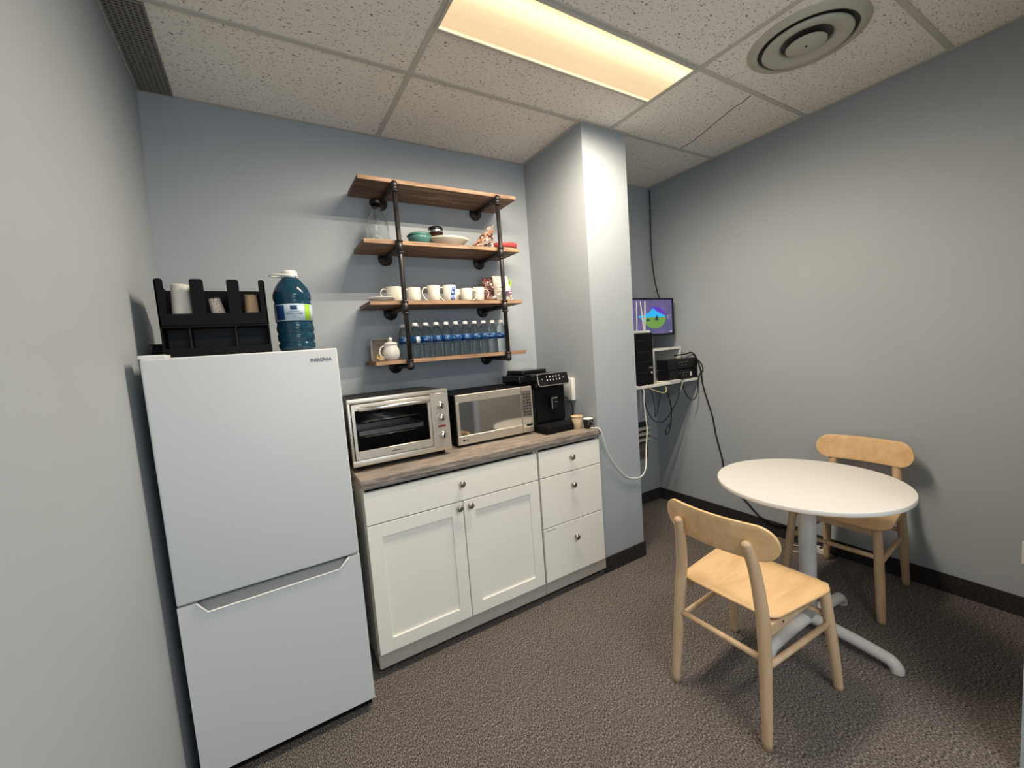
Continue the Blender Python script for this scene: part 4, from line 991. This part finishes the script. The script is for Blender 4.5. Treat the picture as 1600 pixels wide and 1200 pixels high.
# hub of slatted pale strips on the back wall
t = thing('patch_panel', 'pale slatted wiring panel on the back wall, mostly hidden by the column', 'wiring panel', (3.0, -0.03, 0.5))
obj('panel_back', box(new(), 2.86, 3.165, -0.035, -0.001, 0.56, 0.735, 0.002, 1), 'dark', t)
for z in (0.675, 0.628, 0.578): obj('pale_strip', box(new(), 2.865, 3.160, -0.065, -0.034, z, z+0.024, 0.003, 1), 'tbar', t)
m_mt = patch_mat('mottled_brown', [(0.05, 0.05, 0.045), (0.16, 0.145, 0.11), (0.09, 0.085, 0.07), (0.22, 0.20, 0.16)], 40, 0.8)
obj('lower_box', box(new(), 2.88, 3.135, -0.045, -0.001, 0.42, 0.555, 0.004, 1), m_mt, t)
t = thing('cable_clip', 'small pale cable clip with grey wire on the back wall', 'clip', (3.205, -0.01, 0.585))
obj('clip_body', box(new(), 3.190, 3.212, -0.014, -0.001, 0.600, 0.622, 0.003, 1), 'tablebase', t)
b = new(); tube(b, [(3.201, -0.010, 0.605), (3.21, -0.008, 0.592), (3.25, -0.006, 0.572), (3.31, -0.006, 0.545)], 0.0035, 6, 5); obj('clip_wire', b, 'grey_app', t)

# socket plate on the right wall, by the opening
t = thing('wall_socket', 'cream wall socket plate low on the right wall near the opening', 'socket', (W, -2.145, 0.26))
obj('cover_plate', box(new(), W-0.006, W-0.0003, -2.180, -2.105, 0.262, 0.376, 0.002, 1), 'white', t)
b = new()
for z in (0.295, 0.335): box(b, W-0.0075, W-0.0058, -2.158, -2.128, z, z+0.024, 0.001, 1)
obj('outlet', b, 'dark', t)
# small white object and cord on the floor under the rear chair
t = thing('power_adapter', 'small white plug adapter lying on the carpet under the rear chair', 'adapter', (3.29, -1.285, 0))
obj('adapter_body', box(new(), 3.262, 3.310, -1.315, -1.258, 0.0005, 0.034, 0.004, 2), 'tabletop', t)
b = new(); box(b, 3.272, 3.300, -1.297, -1.280, 0.0335, 0.0355, 0.001, 1); obj('outlet', b, 'dark', t)
b = new(); tube(b, [(3.30, -1.20, 0.006), (3.24, -1.135, 0.006), (3.19, -1.14, 0.006), (3.17, -1.18, 0.006), (3.22, -1.215, 0.006), (3.285, -1.225, 0.006)], 0.004, 8, 8)
single('cord_loop', b, 'white', 'thin white cord coil on the carpet beside the small white adapter', 'cable', (3.22, -1.18, 0.002))

# ------------------------------------------------------------------ round table
tcx, tcy = 2.464, -1.571
t = thing('round_table', 'round white pedestal table between two birch chairs', 'table', (tcx, tcy, 0))
obj('tabletop', lathe(new(), [(0, 0.718), (0.370, 0.718), (0.3755, 0.7195), (0.377, 0.722), (0.377, 0.737), (0.3755, 0.7395), (0.3725, 0.740), (0, 0.740)], (tcx, tcy, 0), 96), 'tabletop', t)
b = new(); cyl(b, (tcx, tcy, 0.055), (tcx, tcy, 0.716), 0.0365); cyl(b, (tcx, tcy, 0.704), (tcx, tcy, 0.7185), 0.12, seg=32)
obj('pedestal', b, 'tablebase', t)
for k in range(4):
    a = D(-92+90*k); dx, dy = math.cos(a), math.sin(a); L = 0.335
    b = new(); pts = [(0.0, 0.062), (0.06, 0.064), (0.18, 0.058), (L-0.045, 0.046), (L-0.018, 0.038), (L-0.002, 0.020), (L, 0.0025)]
    tube(b, [(tcx+dx*q, tcy+dy*q, z) for q, z in pts], 0.023, 16, 6, radii=[0.027, 0.026, 0.0255, 0.025, 0.0245, 0.024])
    obj('foot', b, 'tablebase', t)

# ------------------------------------------------------------------ birch chairs
ch = thing('dining_chair', 'pale birch chair in front of the table with its back to the cabinets', 'chair', (0, 0, 0), None)
# seat: rounded plate, slightly dished
def seat_bm():
    out = []
    xa, xb = -0.190, 0.205
    hw_b, hw_f = 0.195, 0.225
    n = 10
    def corner(cx_, cy_, r, a0):
        return [(cx_+r*math.cos(D(a0+90*k/n)), cy_+r*math.sin(D(a0+90*k/n))) for k in range(n+1)]
    out += corner(xb-0.075, hw_f-0.075, 0.075, 0); out += corner(xa+0.06, hw_b-0.06, 0.06, 90)
    out += corner(xa+0.06, -hw_b+0.06, 0.06, 180); out += corner(xb-0.075, -hw_f+0.075, 0.075, 270)
    bm = bmesh.new(); rings = []
    for (sc_, dz) in ((0.97, 0.0), (1.0, 0.003), (1.0, 0.008), (0.985, 0.011), (0.85, 0.0085), (0.6, 0.005), (0.3, 0.003)):
        rings.append([bm.verts.new((x*sc_, y*sc_, 0.449+dz+(0.0 if dz < 0.001 else 0.012*(max(0, (x-0.10)/0.1))**2*-0.5))) for x, y in out])
    N = len(out)
    for A, B in zip(rings, rings[1:]):
        for i in range(N): f = bm.faces.new((A[i], A[(i+1) % N], B[(i+1) % N], B[i])); f.smooth = True
    bm.faces.new(rings[0][::-1]); bm.faces.new(rings[-1])
    bmesh.ops.recalc_face_normals(bm, faces=bm.faces)
    return bm
obj('seat', seat_bm(), 'birch', ch)
def leg_tube(pts, radii): b = new(); tube(b, pts, 0.018, 16, 8, radii=radii); return b
for s in (-1, 1):
    obj('front_leg', leg_tube([(0.238, s*0.216, 0.0), (0.222, s*0.206, 0.15), (0.203, s*0.194, 0.32), (0.190, s*0.184, 0.446)], [0.0165, 0.019, 0.0205, 0.0195, 0.018]), 'beech', ch)
    pl = obj('rear_leg', leg_tube([(-0.240, s*0.187, 0.0), (-0.226, s*0.178, 0.22), (-0.214, s*0.168, 0.42), (-0.214, s*0.157, 0.53), (-0.228, s*0.147, 0.64), (-0.246, s*0.138, 0.710), (-0.251, s*0.136, 0.728)], [0.0165, 0.0205, 0.0228, 0.0222, 0.0208, 0.0190, 0.0178]), 'beech', ch)
    b = new(); lathe(b, [(0, -0.002), (0.0178, -0.002), (0.0174, 0.003), (0.0150, 0.009), (0.0105, 0.014), (0.005, 0.0165), (0, 0.017)], (-0.2510, s*0.136, 0.728), 16, Matrix.Rotation(D(-12), 3, 'Y')); obj('post_cap', b, 'beech', pl)
    # side apron and stretchers
    b = new(); prism(b, [(-0.206, 0.398), (-0.206, 0.440), (0.186, 0.448), (0.186, 0.408)], s*0.176-0.010, s*0.176+0.010, 'y', 0.003)
    ap = obj('seat_rail', b, 'beech', ch)
    b = new(); tube(b, [(-0.220, s*0.175, 0.285), (0.207, s*0.197, 0.285)], 0.0115, 12, 0); obj('side_stretcher', b, 'beech', ch)
    b = new()
    for x in (-0.12,): lathe(b, [(0, 0), (0.0045, 0), (0.0045, 0.001), (0, 0.001)], (x, s*0.1862, 0.424), 10, Matrix.Rotation(-s*PI/2, 3, 'X'))
    obj('bolt_hole', b, 'dark', ap)
b = new(); tube(b, [(-0.221, -0.172, 0.315), (-0.221, 0.172, 0.315)], 0.0115, 12, 0); obj('rear_stretcher', b, 'beech', ch)
b = new(); tube(b, [(0.206, -0.196, 0.315), (0.206, 0.196, 0.315)], 0.0115, 12, 0); obj('front_stretcher', b, 'beech', ch)
b = new(); box(b, 0.170, 0.188, -0.178, 0.178, 0.410, 0.447, 0.003, 1); obj('seat_rail', b, 'beech', ch)
# curved backrest plate with round ends: columns across the width, rows up the height
bm = bmesh.new(); hw, z0, z1, rr = 0.222, 0.668, 0.803, 0.0675
cz_ = (z0+z1)/2; ncol, nrow = 56, 8
def bp3(y, z, th):
    return Vector((-0.240+0.85*y*y-(z-z0)*0.16+th, y, z))
def ht(y):
    e = abs(y)-(hw-rr)
    return (z1-z0)/2*(1.0 if e <= 0 else math.sqrt(max(0.0, 1-(e/rr)**2)))
ys = [-hw*math.cos(PI*i/ncol) for i in range(1, ncol)]
TH = 0.0125
grid = []
for s_, th in ((0, 0.0), (1, TH)):
    g = []
    for y in ys:
        h_ = ht(y); g.append([bm.verts.new(bp3(y, cz_+h_*(-1+2*j/nrow), th)) for j in range(nrow+1)])
    grid.append(g)
for g, flip in ((grid[0], 0), (grid[1], 1)):
    for i in range(len(ys)-1):
        for j in range(nrow):
            f = bm.faces.new((g[i][j], g[i+1][j], g[i+1][j+1], g[i][j+1])); f.smooth = True
n_ = len(ys)
loop0 = [(i, 0) for i in range(n_)]+[(n_-1, j) for j in range(1, nrow+1)]+[(i, nrow) for i in range(n_-2, -1, -1)]+[(0, j) for j in range(nrow-1, 0, -1)]
for a_, b_ in zip(loop0, loop0[1:]+loop0[:1]):
    bm.faces.new((grid[0][a_[0]][a_[1]], grid[0][b_[0]][b_[1]], grid[1][b_[0]][b_[1]], grid[1][a_[0]][a_[1]]))
bmesh.ops.recalc_face_normals(bm, faces=bm.faces)
br = obj('backrest', bm, 'birch', ch)
md = br.modifiers.new('round', 'BEVEL'); md.width = 0.002; md.segments = 2; md.limit_method = 'ANGLE'; md.angle_limit = math.radians(50)
ch2 = dup(ch)
ch.location = (1.940, -1.588, 0); ch.rotation_euler = (0, 0, D(0))
ch2.location = (2.995, -1.535, 0); ch2.rotation_euler = (0, 0, D(181.5))
ch2['label'] = 'pale birch chair behind the table with its back against the right wall'
for o_ in (ch, ch2): o_['group'] = 'birch chairs at the round table'
